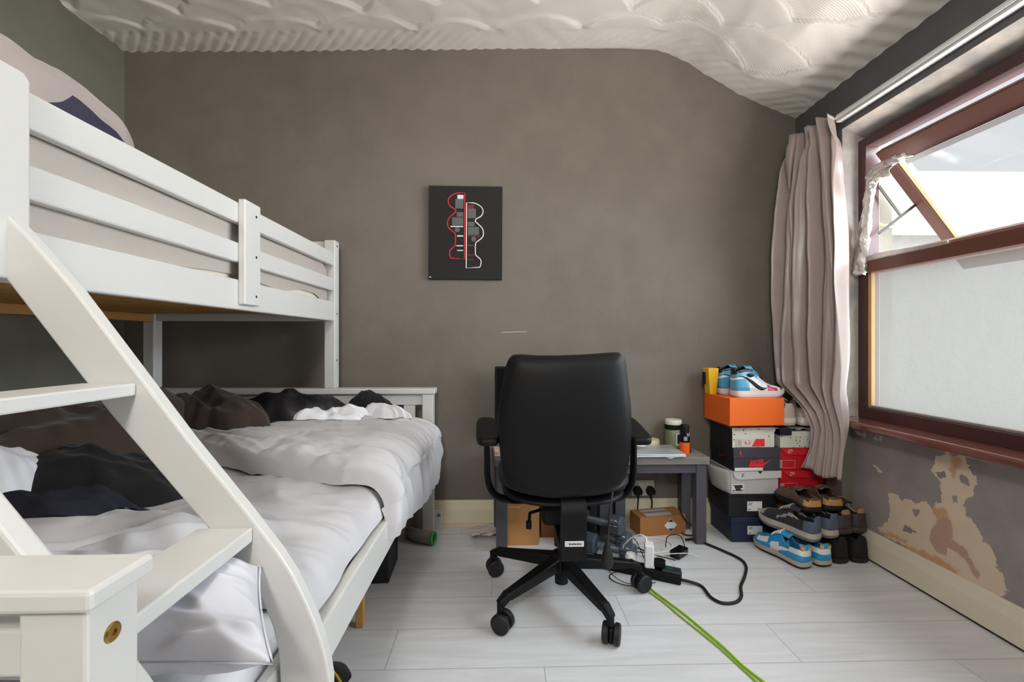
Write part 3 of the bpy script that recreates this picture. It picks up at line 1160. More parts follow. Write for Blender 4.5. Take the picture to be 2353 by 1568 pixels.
def SU(u, v):
    y = lerp(.47, 2.315, v)
    zt = 1.405 + .012 * nz(y * 3, 5.1) 
    if u < .5:
        x = lerp(-1.76, -.908, u / .5)
        z = zt + .015 * nz(x * 4, y * 4, 2) + .008 * folds(x, y, .4, 7, 3.0)
        if u < .03:
            z = lerp(1.31, z, u / .03)
    else:
        t = (u - .5) / .5
        a = min(1, t / .35) * PI / 2
        zbm = 1.196 + .006 * nz(y * 5, 1) + .024 * math.exp(-((y - 1.52) / .25) ** 2) + .030 * smo((y - 1.75) / .3) * (1 - smo((y - 2.15) / .12))
        x = -.908 + .027 * math.sin(a) + .003 * nz(y * 6, t * 3, 7)
        z = zt - .03 * (1 - math.cos(a)) if t < .35 else lerp(zt - .03, zbm, (t - .35) / .65)
        x = min(x, -.8785)
    if v < .02 or v > .985:
        z = min(z, 1.36)
    return Vector((x, y, z))


mb = MB().grid(70, 100, SU)
shift(mb, (-1.3, 1.5, 1.30)).build('duvet_cover', duvet_lilac, updv, smooth=180, sub=1)


def up2(x, y):
    return 1.405


heap('blanket', 'lilac grey blanket bunched in a high mound above the guard rail', 'blanket', fabric('mauve_grey_blanket', (158, 147, 144)), -1.20, .94, .29, .44, .190, -.06, 3.6, amp=.42, base=up2, sc=7.5, ang=.9, pw=.34, irr=.10)

heap('navy_bedding', 'dark navy bedding showing beneath the blanket mound at the top rail', 'bedding', M('navy_cotton', (44, 42, 62), .9), -.928, 1.00, .050, .15, .085, -.05, 6.6, amp=.5, base=up2, sc=12, irr=.2, pw=.5)

# ================================================================== OFFICE CHAIR
CC = Vector((.238, 1.77, 0))
chair = thing('office_chair', 'black swivel office chair seen from behind, with armrests and five castors', 'chair', CC)
OUT = [(1296, 818), (1360, 815), (1420, 811), (1438, 814), (1448, 832), (1453, 880), (1459, 930), (1461, 980), (1459, 1035), (1451, 1085), (1440, 1112), (1425, 1127), (1395, 1137),
       (1345, 1147), (1292, 1151), (1240, 1148), (1200, 1139), (1170, 1124), (1155, 1100), (1147, 1040), (1142, 980), (1147, 930), (1155, 880), (1164, 840), (1172, 824), (1188, 816), (1240, 818)]
outl = [(at_y(px, py, 1.545).x - CC.x, at_y(px, py, 1.545).z) for px, py in OUT]
loop = [Vector((a, 0, b)) for a, b in outl]
loop = spline(loop + [loop[0]], 4)[:-1]
CZ = .69


def backdisc(scale, y0, T, edge_p, front):
    n = len(loop)
    rings = 16

    def f(u, v):
        p = loop[int(round(u * n)) % n]
        r = v * scale
        x, z = p.x * r, CZ + (p.z - CZ) * r
        d = T * (1 - v ** edge_p) ** .5
        y = y0 + (d if front else -d)
        y += .42 * x * x + .28 * (z - .62) ** 2 * (1 if z < .62 else -.35) * -1
        return Vector((x, y, z))
    vs, fs = [], []
    for j in range(rings + 1):
        for i in range(n):
            vs.append(f(i / n, j / rings))
    for j in range(rings):
        for i in range(n):
            i2 = (i + 1) % n
            fs.append((j * n + i, j * n + i2, (j + 1) * n + i2, (j + 1) * n + i))
    return vs, fs


mb = MB()
mb.add(*backdisc(.985, -.205, .022, 9, False))
mb.add(*backdisc(.985, -.205, .006, 9, True))
mb.build('back_shell', black_plastic, chair, smooth=60, weld=True)
mb = MB()
mb.add(*backdisc(1.0, -.180, .034, 6, True))
mb.add(*backdisc(1.0, -.180, .016, 6, False))
mb.build('back_cushion', M('black_upholstery', (11, 12, 15), .6, bump=.2, bscale=400, bdist=.002), chair, smooth=180, weld=True)
# seat


def seatf(z0, z1, w, d, yc, p=3.2, low=.5):
    def f(u, v):
        a = 2 * PI * u
        ca, sa = math.cos(a), math.sin(a)
        x = math.copysign(abs(ca) ** (2 / p), ca) * w / 2
        y = math.copysign(abs(sa) ** (2 / p), sa) * d / 2
        b = (v - .5) * PI
        r = max(0, math.cos(b)) ** .35
        k_ = math.copysign(abs(math.sin(b)) ** .8, math.sin(b))
        z = lerp(z0, z1, (k_ + 1) / 2)
        if k_ < 0:
            r *= 1 - .25 * abs(k_)
        return Vector((x * r, yc + y * r, z + .05 * (x * r / w) ** 2))
    return f


MB().grid(56, 21, seatf(.425, .505, .500, .480, .035), closeu=True).build('seat_cushion', bpy.data.materials['black_upholstery'], chair, smooth=180)
MB().grid(56, 17, seatf(.392, .445, .470, .450, .035), closeu=True).build('seat_shell', black_plastic, chair, smooth=180)
# spine bar and mechanism
mb = MB().prism([(-.205, .455), (-.225, .44), (-.236, .40), (-.232, .260), (-.224, .244), (-.10, .244), (.06, .30), (.06, .33), (-.10, .285), (-.196, .285), (-.204, .30), (-.206, .40), (-.204, .455)], -.0435 + .012, .0435 + .012, 'yz')
spine = mb.build('back_support', black_plastic, chair, bevel=.006, segs=3, smooth=40)
lab = MB().box(-.020, .046, -.2345, -.2315, .298, .318).build('label', M('white_sticker', (214, 214, 212), .5), spine, bevel=.002)
tag(lab, 'small white label with a line of dark lettering')
ink = M('dark_ink', (40, 40, 44), .6)
mb = MB()
for i in range(9):
    x = -.006 + i * .0049
    mb.box(x, x + .0042, -.2352, -.2344, .3055 + (.001 if i % 2 else 0), .3105 - (.001 if i % 3 else 0))
mb.build('lettering', ink, lab)
MB().box(-.085, .085, -.11, .13, .315, .395).build('mechanism', black_plastic, chair, bevel=.02, segs=3)
MB().lathe([(.026, .055), (.026, .13), (.016, .13), (.016, .20), (.028, .20), (.028, .33)], 20).build('gas_lift', black_plastic, chair, smooth=40)
MB().tube([(-.06, -.05, .365), (-.13, -.09, .360), (-.135, -.14, .352)], .006, 8).lathe([(.010, -.014), (.010, .012)], 10, Matrix.Translation((-.137, -.145, .340))).build('tilt_lever', black_plastic, chair, smooth=40)
pump = MB().tube(spline([(.155, -.19, .47), (.140, -.215, .42), (.134, -.220, .36), (.130, -.220, .30)], 5), .0042, 8)
pump.lathe([(.004, .322), (.006, .312), (.010, .295), (.019, .262), (.021, .240), (.016, .222), (.006, .214)], 16, Matrix.Translation((.130, -.220, 0)))
pump.build('lumbar_pump', black_rubber, chair, smooth=60)
# armrests
for sx in (-1, 1):
    xc = -.010 + sx * .280

    T = Matrix.Translation((xc, -.040, .658)) @ Matrix.Rotation(.10, 4, 'X')
    prof = []
    for q in range(40):
        a_ = 2 * PI * q / 40
        ca, sa = math.cos(a_), math.sin(a_)
        px_, py_ = math.copysign(abs(ca) ** .5, ca), math.copysign(abs(sa) ** .35, sa)
        prof.append((px_ * .043 * (1 - .12 * max(0, py_) ** 2) + sx * .008 * py_, py_ * .150))
    arm = MB().prism(prof, -.014, .014, 'xy', T=T).build('armrest', black_plastic, chair, bevel=.011, segs=4, smooth=60)
    pts = spline([(xc, -.045, .645), (xc, -.05, .56), (xc - sx * .004, -.05, .47), (xc - sx * .03, -.045, .415), (xc - sx * .085, -.035, .392), (xc - sx * .17, -.02, .385)], 6)
    MB().tube(pts, .022, 10, flat=.55).build('arm_post', black_plastic, arm, smooth=60)
# five star base
MB().lathe([(.030, .105), (.046, .112), (.048, .150), (.036, .172), (.028, .176)], 24).build('base_hub', black_plastic, chair, smooth=40)
for q in range(5):
    a = math.radians(4 + 72 * q + 1)
    d = Vector((math.cos(a), math.sin(a), 0))
    sd = Vector((-d.y, d.x, 0))
    mb = MB().beam(d * .02 + Vector((0, 0, .140)), d * .285 + Vector((0, 0, .108)), .052, .050, w2=.034, h2=.030)
    mb.beam(d * .278 + Vector((0, 0, .114)), d * .322 + Vector((0, 0, .090)), .034, .030, w2=.026, h2=.03)
    mb.lathe([(.011, .062), (.011, .10)], 12, Matrix.Translation(d * .318))
    mb.build('base_arm', black_plastic, chair, bevel=.006, segs=2, smooth=40)
    wa = (.4, 2.0, .25, -.5, 1.2)[q]
    wd, ws = Vector((math.cos(wa), math.sin(wa), 0)), Vector((-math.sin(wa), math.cos(wa), 0))
    c0 = d * .318 + wd * .010 + Vector((0, 0, .0345))
    mb = MB().beam(c0 - ws * .009, c0 + ws * .009, .045, .052, up=(0, 0, 1))
    caster = mb.build('castor', black_plastic, chair, bevel=.008, segs=3, smooth=40)
    for sgn in (-1, 1):
        R = ws.to_track_quat('Z', 'Y').to_matrix().to_4x4()
        T = Matrix.Translation(c0 + ws * sgn * .019) @ R
        MB().lathe([(.010, -.0098), (.030, -.0098), (.0342, -.006), (.0342, .006), (.030, .0098), (.026, .0085), (.010, .0085)], 28, T).build('wheel', black_rubber, caster, smooth=40)

# ================================================================== LOW TABLES
grey_paint = M('dark_grey_furniture_paint', (74, 74, 82), .5, var=.08, vscale=9, bump=.06)
k = NT('greyed_oak_top')
k.set(Base_Color=k.mix(k.noise(1.0, 6, .6, vec=k.mapping((5, 34, 34))), lin((92, 86, 82)), lin((150, 143, 138))), Roughness=.6)
oak_grey = k.m


def low_table(name, label, x0, x1, y0, y1, ztop, th, leg, top_mat, leg_mat, rz, apron):
    c = Vector(((x0 + x1) / 2, (y0 + y1) / 2, 0))
    t = thing(name, label, 'table', c, rz)
    w, d = (x1 - x0) / 2, (y1 - y0) / 2
    MB().box(-w, w, -d, d, ztop - th, ztop).build('table_top', top_mat, t, bevel=.003)
    i = .012
    for sx in (-1, 1):
        for sy in (-1, 1):
            xa, ya = sx * (w - i - leg / 2), sy * (d - i - leg / 2)
            MB().box(xa - leg / 2, xa + leg / 2, ya - leg / 2, ya + leg / 2, 0, ztop - th).build('leg', leg_mat, t, bevel=.002)
    for sy in (-1, 1):
        ya = sy * (d - i - .012)
        MB().box(-w + i + leg, w - i - leg, ya - .008, ya + .008, ztop - th - apron, ztop - th).build('apron', leg_mat, t, bevel=.001)
    for sx in (-1, 1):
        xa = sx * (w - i - .012)
        MB().box(xa - .008, xa + .008, -d + i + leg, d - i - leg, ztop - th - apron, ztop - th).build('apron', leg_mat, t, bevel=.001)
    return t


low_table('low_table', 'low grey-topped table with dark grey legs, beside the stacked shoe boxes', .548, 1.022, 2.185, 2.440, .432, .036, .05, oak_grey, grey_paint, .0, .045)
low_table('low_table', 'low dark grey table behind the office chair, carrying the black monitor', -.040, .535, 2.155, 2.405, .440, .034, .05, grey_paint, grey_paint, .08, .05)

# monitor
black_gloss = M('black_screen', (12, 12, 14), .18)
mon = thing('monitor', 'black computer monitor standing behind the office chair back', 'monitor', (.255, 2.33, .441))
MB().box(-.285, .275, -.012, .018, .105, .428).build('screen_housing', black_plastic, mon, bevel=.004)
MB().box(-.275, .265, -.0135, -.0115, .117, .418).build('screen', black_gloss, mon)
MB().box(-.03, .03, .0, .03, .005, .20).build('stand', black_plastic, mon, bevel=.006)
MB().box(-.11, .11, -.07, .065, .0, .012).build('stand_base', black_plastic, mon, bevel=.004)

# things on the tables
tz = .4325
lap = thing('laptop', 'closed silver laptop lying on the grey table top', 'laptop', (.745, 2.275, tz + .0015))
MB().box(-.160, .152, -.108, .092, .003, .012).build('base', silver_l := M('silver_aluminium', (206, 210, 216), .38, .55), lap, bevel=.003)
MB().box(-.160, .152, -.108, .092, .0125, .0185).build('lid', silver_l, lap, bevel=.0025)
mb = MB()
for sx in (-.13, .12):
    for sy in (-.085, .07):
        MB().lathe([(.008, -.0005), (.008, .003)], 12, Matrix.Translation((sx, sy, 0))).build('rubber_foot', black_rubber, lap)


def sheet(name, label, mat, loc, w, d, rz, crum, seed, n=24, cat='paper', lift=0.0):
    o = MB().grid(n, n, lambda u, v: Vector(((u - .5) * w, (v - .5) * d, .0012 + crum * max(0, .35 + .65 * folds(u, v, seed, 2.2, seed, 1.5)) + lift * u * u))).build(name, mat, None, smooth=60, solid=.0006, solid_off=1)
    o.location = loc
    o.rotation_euler = (0, 0, rz)
    return tag(o, label, cat)


paper = M('white_paper', (238, 238, 240), .8)
sheet('paper_sheet', 'white folded paper lying on top of the closed laptop', paper, (.655, 2.285, tz + .0205), .15, .10, .3, .028, 1.3)
sheet('paper_sheet', 'white paper corner poking out beneath the front laptop edge', paper, (.832, 2.180, tz + .0004), .055, .025, .5, .0004, 2.3, n=6)
tp = thing('tape_roll', 'cream masking tape roll standing behind the laptop', 'tape', (.805, 2.415, tz))
cream_t = M('cream_masking_tape', (222, 204, 170), .6)
MB().lathe([(.026, 0), (.046, 0), (.0465, .003), (.0465, .037), (.046, .040), (.026, .040)], 32).build('tape', cream_t, tp, smooth=40)
MB().lathe([(.0255, .001), (.0255, .036), (.022, .036), (.022, .001)], 32).build('core', M('dark_blue_core', (44, 56, 74), .6), tp, smooth=40)
jar = thing('cosmetic_jar', 'squat olive green jar with white lid at the back of the grey table', 'jar', (.925, 2.405, tz))
MB().lathe([(.040, 0), (.045, .004), (.045, .088), (.040, .096), (.036, .097)], 32).build('jar_body', M('olive_plastic', (112, 118, 92), .35), jar, smooth=40)
MB().lathe([(.041, .098), (.044, .100), (.044, .120), (.042, .122)], 32).build('collar', black_plastic, jar, smooth=40)
MB().lathe([(.042, .1225), (.043, .124), (.043, .143), (.040, .147)], 32).build('lid', M('cream_lid', (226, 222, 212), .4), jar, smooth=40)
T = Matrix.Translation((0, 0, 0))


def arcpatch(r, a0, a1, z0, z1, n=10):
    return MB().grid(n, 2, lambda u, v: Vector((r * math.sin(lerp(a0, a1, u)), -r * math.cos(lerp(a0, a1, u)), lerp(z0, z1, v))))


lb = arcpatch(.0454, -.05, 1.0, .018, .080).build('label', M('pale_olive_label', (190, 190, 168), .5), jar, smooth=180)
arcpatch(.0457, .10, .85, .024, .074).build('label_panel', black_plastic, lb, smooth=180)
bot = thing('spray_bottle', 'small orange bottle with tall black cap at the table edge', 'bottle', (.925, 2.255, tz))
MB().lathe([(.021, 0), (.0245, .003), (.0245, .040), (.0245, .060)], 24).build('bottle_body', M('orange_plastic', (232, 92, 26), .35), bot, smooth=40)
MB().lathe([(.0245, .0603), (.0247, .062), (.0247, .095), (.0215, .098), (.0215, .140), (.0195, .146)], 24).build('cap', black_plastic, bot, smooth=40)
text('U', .022, M('white_print', (235, 235, 235), .5), bot, (.0085, -.0238, .100), (PI / 2, 0, .37))
arcpatch(.0250, -.55, .15, .070, .090).build('label', M('grey_print_label', (150, 150, 156), .5), bot, smooth=180)
rem = thing('handheld_device', 'flat black gadget with yellow tip on the table corner', 'gadget', (.965, 2.335, tz), -.35)
MB().box(-.022, .022, -.065, .055, .0, .016).build('body', black_plastic, rem, bevel=.004, segs=3)
MB().box(-.016, .016, .030, .050, .0161, .0185).build('yellow_button', M('yellow_plastic', (222, 168, 40), .5), rem)
MB().box(-.019, .019, -.064, -.040, .0162, .0175).build('display', M('grey_blue_display', (120, 134, 156), .3), rem)
pk = thing('beige_packet', 'beige and pink packet at the left end of the dark table', 'packet', (-.005, 2.235, .4405), .1)
MB().box(-.028, .05, -.04, .04, 0, .030).build('carton', M('beige_card', (196, 174, 150), .7), pk, bevel=.002)
MB().box(-.0283, -.01, -.0405, .041, .010, .020).build('stripe', M('pink_card', (186, 130, 120), .7), pk)

# under the tables
card = M('brown_cardboard', (166, 112, 62), .75, var=.10, vscale=7, bump=.06, bscale=80)
card2 = M('tan_cardboard', (182, 132, 78), .75, var=.10, vscale=6, bump=.06, bscale=80)
cb = thing('cardboard_box', 'small brown cardboard box with white diamond sticker under grey table', 'box', (.826, 2.365, 0), .17)
MB().box(-.128, .128, -.058, .058, 0, .098).build('carton', card, cb, bevel=.002)
MB().box(-.085, .060, -.045, .040, .0981, .0990).build('address_label', M('pale_pink_label', (196, 184, 184), .6), cb)
MB().box(-.085, .060, -.008, .012, .0991, .0995).build('tape_strip', M('mauve_tape', (150, 122, 128), .4), cb)
ds = MB().prism([(.0, .010), (.036, .046), (.0, .082), (-.036, .046)], -.0592, -.0585, 'xz', T=Matrix.Translation((.042, 0, .003))).build('diamond_sticker', M('white_sticker_b', (228, 228, 228), .5), cb)
mb = MB()
mb.prism([(.0, .082 - .003), (.017, .063), (-.017, .063)], -.0598, -.0593, 'xz', T=Matrix.Translation((.042, 0, .003)))
mb.prism([(.0, .013), (.017, .029), (-.017, .029)], -.0598, -.0593, 'xz', T=Matrix.Translation((.042, 0, .003)))
mb.build('black_corner', ink, ds)
cb = thing('cardboard_box', 'tall tan cardboard box standing under the dark table, left of chair column', 'box', (.103, 2.285, 0), .03)
MB().box(-.084, .084, -.075, .09, 0, .262).build('carton', card2, cb, bevel=.002)
MB().box(-.070, -.01, -.0765, -.0752, .185, .192).build('tape_scrap', M('clear_tape', (206, 176, 134), .25), cb)
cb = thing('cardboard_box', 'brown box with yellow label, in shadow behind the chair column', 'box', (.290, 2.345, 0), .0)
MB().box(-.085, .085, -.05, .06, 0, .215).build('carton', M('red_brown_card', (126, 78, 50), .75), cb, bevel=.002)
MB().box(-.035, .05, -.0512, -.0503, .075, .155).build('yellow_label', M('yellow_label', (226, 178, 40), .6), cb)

pc = sheet('crumpled_paper', 'crumpled white paper with red line beside the front table leg', M('creased_paper', (206, 196, 194), .8), (-.085, 2.31, .0005), .15, .12, .25, .045, 4.1, n=30)
rl = MB().tube([(-.05, -.0605, .035), (-.01, -.0612, .046), (.02, -.0612, .048), (.06, -.0608, .058)], .0012, 5).build('red_line', M('red_ink', (186, 70, 80), .6), pc)

# dumbbells
iron = M('grey_rubber_hex', (66, 76, 88), .5, bump=.15, bscale=120)
chrome_dark = M('knurled_chrome', (150, 158, 168), .35, .9)


def dumbbell(label, c, ang, tilt=0.0):
    d = thing('dumbbell', label, 'dumbbell', c, rot=(0, tilt, ang), group='hex dumbbells behind the chair column')
    R = Matrix.Rotation(PI / 2, 4, 'Y')
    for s_ in (0, -.180):
        prof = [(.040, -.030), (.050, -.026), (.050, .026), (.040, .030)]
        T = Matrix.Translation((s_, 0, 0)) @ R @ Matrix.Rotation(PI / 6 + PI / 6, 4, 'Z')
        MB().lathe(prof, 6, T).build('hex_head', iron, d, bevel=.003)
    pts, rs = [], []
    for i in range(33):
        x = -.034 - .112 * i / 32
        pts.append((x, 0, 0))
        rs.append(.0150 + (.0012 if i % 2 else 0) + .002 * math.sin(PI * i / 32))
    MB().tube(pts, rs, 12).build('handle', chrome_dark, d)
    text('12', .040, bpy.data.materials['white_print'], d, (.0, -.0440 * math.cos(PI / 6), .0440 * .5), (PI / 3, 0, 0))
    return d


DA = -.62
dumbbell('hex dumbbell lowest and nearest the power strip, numbered on its head', (.575, 2.030, .0436), DA)
dumbbell('hex dumbbell behind the nearest one, lying on the floor', (.590, 2.150, .0436), DA + .02)
dumbbell('hex dumbbell resting on top of the other two, by the table legs', (.545, 2.120, .1305), DA)

# wall socket and plugs
p = at_y(1476, 1121, YB)
so = thing('wall_socket', 'white double wall socket above the skirting under grey table', 'socket', (p.x, YB, p.z))
MB().box(-.062, .062, -.010, -.0005, -.043, .043).build('faceplate', M('cream_plastic', (212, 206, 192), .4), so, bevel=.003)
for sx in (-.022, .022):
    MB().box(sx - .006, sx + .006, -.013, -.0101, .020, .034).build('rocker_switch', white_plastic, so, bevel=.001)


def plug(label, x, tail):
    g = thing('plug', label, 'plug', (x, YB - .0105, p.z - .012))
    MB().prism([(-.020, -.016), (.020, -.016), (.024, .004), (.012, .026), (-.012, .026), (-.024, .004)], -.032, 0, 'xz').build('plug_body', black_plastic, g, bevel=.004, segs=3)
    MB().tube([(0, -.022, -.014), (0, -.024, -.034)], [.008, .005], 10).build('strain_relief', black_rubber, g, smooth=40)
    pts = spline([Vector(q) - Vector(g.location) for q in tail], 6)
    MB().tube(pts, .0042, 8).build('cable', black_rubber, g, smooth=60)
    return g


pz = p.z - .012
plug('left of the two black plugs in the white wall socket', p.x - .034, [(p.x - .034, YB - .034, pz - .034), (p.x - .036, YB - .030, .10), (p.x - .040, YB - .024, .04), (p.x - .05, YB - .030, .008)])
plug('right of the two black plugs in the white wall socket', p.x + .036, [(p.x + .036, YB - .034, pz - .034), (p.x + .042, YB - .030, .13), (p.x + .055, YB - .024, .04), (p.x + .16, YB - .024, .006)])

# ================================================================== SHOE BOXES
SWOOSH = [(.115, .385), (.045, .27), (.0, .14), (.02, .04), (.085, .0), (.18, .012), (1.0, .36), (.30, .135), (.20, .115), (.14, .135), (.105, .20), (.10, .28)]


def swoosh(mat, parent, loc, size, rot=(0, 0, 0), name='logo', th=.0006, flip=False):
    """flat logo in the local x-z plane"""
    mb = MB().prism([((-(a - .5) if flip else a - .5) * size, (b - .19) * size) for a, b in SWOOSH], -th, th, 'xz')
    o = mb.build(name, mat, parent)
    o.location = loc
    o.rotation_euler = rot
    return o


navy_card = M('navy_card', (30, 38, 66), .55, var=.06)
black_card = M('black_card', (22, 21, 26), .6, var=.1)
grey_card = M('pale_grey_card', (186, 184, 182), .7, var=.04)
orange_card = M('orange_card', (238, 106, 20), .5, var=.04)
red_card = M('red_card', (206, 24, 34), .5, var=.04)
char_card = M('charcoal_card', (62, 60, 68), .6, var=.05)
label_white = M('label_paper', (222, 222, 222), .6)
red_print = M('red_print', (226, 44, 52), .5)
grey_print = M('grey_print', (130, 130, 134), .6)
k = NT('speckled_card')
vo = k.n('ShaderNodeTexVoronoi', feature='F1')
k.put(vo.inputs['Vector'], k.co())
vo.inputs['Scale'].default_value = 62
sp = k.math('MULTIPLY', k.step(k.math('ADD', vo.outputs['Distance'], k.math('MULTIPLY', k.noise(90, 2), .22)), .34, .30), k.step(k.noise(40, 2, .5), .48, .53))
k.set(Base_Color=k.mix(sp, lin((214, 212, 198)), lin((40, 40, 40))), Roughness=.6)
speckled = k.m


def shoebox(label, x0, x1, y0, y1, z0, z1, body, lid=None, lid_h=.03, rz=0.0, side=None, over=.0025, name='shoe_box', lid_side=None):
    c = Vector(((x0 + x1) / 2, (y0 + y1) / 2, z0))
    t = thing(name, label, 'box', c, rz)
    w, d, h = (x1 - x0) / 2, (y1 - y0) / 2, z1 - z0
    t['w'], t['d'], t['h'] = w, d, h
    side = side or body
    # box faces: bottom, top, front, back, left, right
    MB().box(-w + .003, w - .003, -d + .003, d - .003, .0005, h - .002, [0, 0, 0, 0, 1, 1]).build('box_body', [body, side], t, bevel=.0015)
    if lid is not None:
        l = MB().box(-w, w, -d, d, h - lid_h, h, [0, 0, 0, 0, 1, 1]).build('lid', [lid, lid_side or lid], t, bevel=.002)
        return t, l
    return t, None


def lab(parent, x0, x1, z0, z1, d, mat=None, rows=2):
    """paper label on the front, with a bar code block and lines of print"""
    l = MB().box(x0, x1, -d - .0012, -d - .0004, z0, z1).build('label', mat or label_white, parent)
    mb = MB()
    w, h = x1 - x0, z1 - z0
    for r in range(rows):
        z = z1 - h * (.18 + .16 * r)
        mb.box(x0 + w * .08, x0 + w * (.36 - .06 * r), -d - .0018, -d - .0012, z - h * .05, z + h * .05)
    mb.box(x0 + w * .08, x0 + w * .22, -d - .0018, -d - .0012, z0 + h * .10, z0 + h * .24)
    for i in range(6):
        a = x0 + w * (.68 + .045 * i)
        mb.box(a, a + w * (.030 if i % 2 else .018), -d - .0018, -d - .0012, z0 + h * .08, z0 + h * .32)
    mb.build('print', grey_print if rows == 2 else ink, l)
    return l


def zy(py, y=2.24, px=1735):
    return at_y(px, py, y).z


YF = 2.215
xa = at_y(1680, 1200, YF).x
xb = at_y(1790, 1200, YF).x
zA, zB, zC, zD, zE, zF = [zy(v, YF) for v in (1190, 1137, 1083, 1030, 984, 984)]
b1, l1 = shoebox('navy shoe box at the bottom of the taller stack, standing on floor', xa, xb + .01, YF, 2.445, 0, zA, navy_card, navy_card, .028)
lab(b1, -.045, .030, .040, .082, b1['d'])
b2, l2 = shoebox('black shoe box with white label, second from bottom of taller stack', xa - .012, xb - .004, YF + .006, 2.447, zA + .0005, zB, black_card, black_card, .012)
lab(b2, -.030, .045, .030, .078, b2['d'])
b3, _ = shoebox('pale grey shoe box with open side flap, third from the bottom', xa - .004, xb + .002, YF + .002, 2.44, zB + .001, zC, grey_card)
w3, d3, h3 = b3['w'], b3['d'], b3['h']
MB().box(-w3 - .002, w3 + .006, -d3, d3, h3 - .003, h3).build('lid', grey_card, b3)
mb = MB().prism([(-w3 + .012, h3), (w3 + .008, h3), (w3 + .008, h3 - .034), (-w3 + .040, h3 - .042), (-w3 + .022, h3 - .034)], -d3 - .004, -d3 - .002, 'xz')
fl = mb.build('lid_flap', M('light_grey_card', (204, 202, 200), .7), b3)
mb = MB().prism([(.012, h3 - .0005), (.036, h3 - .0005), (.024, h3 - .014)], -d3 - .0048, -d3 - .0041, 'xz')
mb.build('thumb_notch', black_card, fl)
mb = MB()
cx_, cz_ = -w3 + .062, h3 - .018
for a, b in (((0, .004), (-.002, -.004)), ((-.002, -.004), (-.008, -.012)), ((-.002, -.004), (.006, -.010)), ((-.001, .002), (-.007, .005)), ((0, .002), (.007, .009))):
    mb.beam((cx_ + a[0], -d3 - .0045, cz_ + a[1]), (cx_ + b[0], -d3 - .0045, cz_ + b[1]), .0022, .0008, up=(0, 1, 0))
mb.build('logo', ink, fl)
l3 = lab(b3, -w3 + .006, -w3 + .068, .012, .052, d3 + .001, rows=1)
mb = MB().box(-w3 + .020, -w3 + .060, -d3 - .0036, -d3 - .0030, .032, .047).box(-w3 + .024, -w3 + .050, -d3 - .0036, -d3 - .0030, .018, .031)
mb.build('black_block', ink, l3)
# bowed side flap
mb = MB().grid(10, 8, lambda u, v: Vector((-w3 - .060 * math.sin(u * 2.0) * (.35 + .65 * v), lerp(-d3, d3 * .4, u) + .004, lerp(.002, h3 + .012 * u, v))))
mb.build('side_flap', grey_card, b3, smooth=180, solid=.002)
b4, l4 = shoebox('charcoal and red printed shoe box, slightly crushed, under the speckled box', xa + .002, xb + .004, YF - .004, 2.44, zC + .001, zD, char_card, char_card, .050, rz=.035, side=black_card, lid_side=black_card)
d4, w4 = b4['d'], b4['w']
mb = MB().prism([(-.045, .022), (-.034, .052), (.032, .060), (.030, .036), (.070, .056), (.028, .022)], -d4 - .0022, -d4 - .0004, 'xz')
pr = mb.build('red_print', red_print, b4)
text('NIKE', .026, char_card, pr, (.000, -d4 - .0024, .045), (PI / 2, 0, 0))
MB().box(-w4 + .006, .028, -d4 - .0030, -d4 - .0010, .003, .018).build('label', label_white, b4)
mb = MB().prism([(-w4 + .030, .098), (-w4 + .040, .098), (-w4 + .042, .068)], -d4 - .0012, -d4 - .0004, 'xz')
mb.build('red_stroke', red_print, l4)
swoosh(M('dull_red_print', (120, 22, 30), .6), b4, (-w4 - .0008, -.02, .060), .085, (0, 0, PI / 2), flip=True)
b5, l5 = shoebox('white speckled shoe box with red size label, beneath the orange box', xa, xb - .020, YF, 2.445, zD + .001, zE, speckled, speckled, .018, rz=.02, side=black_card, lid_side=black_card)
d5, w5 = b5['d'], b5['w']
ll = MB().box(-w5 + .022, .055, -d5 - .0014, -d5 - .0005, .006, .046).build('label', M('pale_label', (206, 202, 194), .6), b5)
text('6.5', .026, red_print, ll, (-.032, -d5 - .0016, .026), (PI / 2, 0, 0))
MB().prism([(-.010, .008), (.054, .008), (.054, .044), (.010, .044)], -d5 - .0024, -d5 - .0015, 'xz').build('red_panel', red_print, ll)
mb = MB()
for i in range(6):
    mb.box(-w5 + .028, -w5 + .046, -d5 - .0021, -d5 - .0015, .012 + i * .0052, .0145 + i * .0052)
mb.build('print', grey_print, ll)
tis = MB().grid(16, 10, lambda u, v: Vector((lerp(-w5 + .01, w5 + .012, u), lerp(-d5 - .014, -d5 + .06, v), b5['h'] + .0005 + .012 * abs(nz(u * 5, v * 4, 3.3)) * (1 - v) - .006 * (1 - v))))
tis.build('tissue_paper', M('grey_tissue', (190, 188, 194), .8), b5, smooth=60, solid=.0008, solid_off=1)
ZO = zE + .014
b6, l6 = shoebox('bright orange shoe box on top of the taller stack, high-tops on it', 1.112, 1.392, 2.190, 2.440, ZO, ZO + .136, orange_card, orange_card, .134, rz=.05, over=.003)
Z6 = ZO + .136

# second stack, in the corner under the curtain
xc0, xc1 = 1.398, 1.628
yr = 2.235
zz0, zz1, zz2, zz3 = [zy(v, yr, 1820) for v in (1134, 1081, 1029, 990)]
bb, _ = shoebox('brown cardboard box at the bottom of corner stack, behind the shoes', xc0, xc1, yr + .004, 2.445, 0, zz0, card, None, name='cardboard_box')


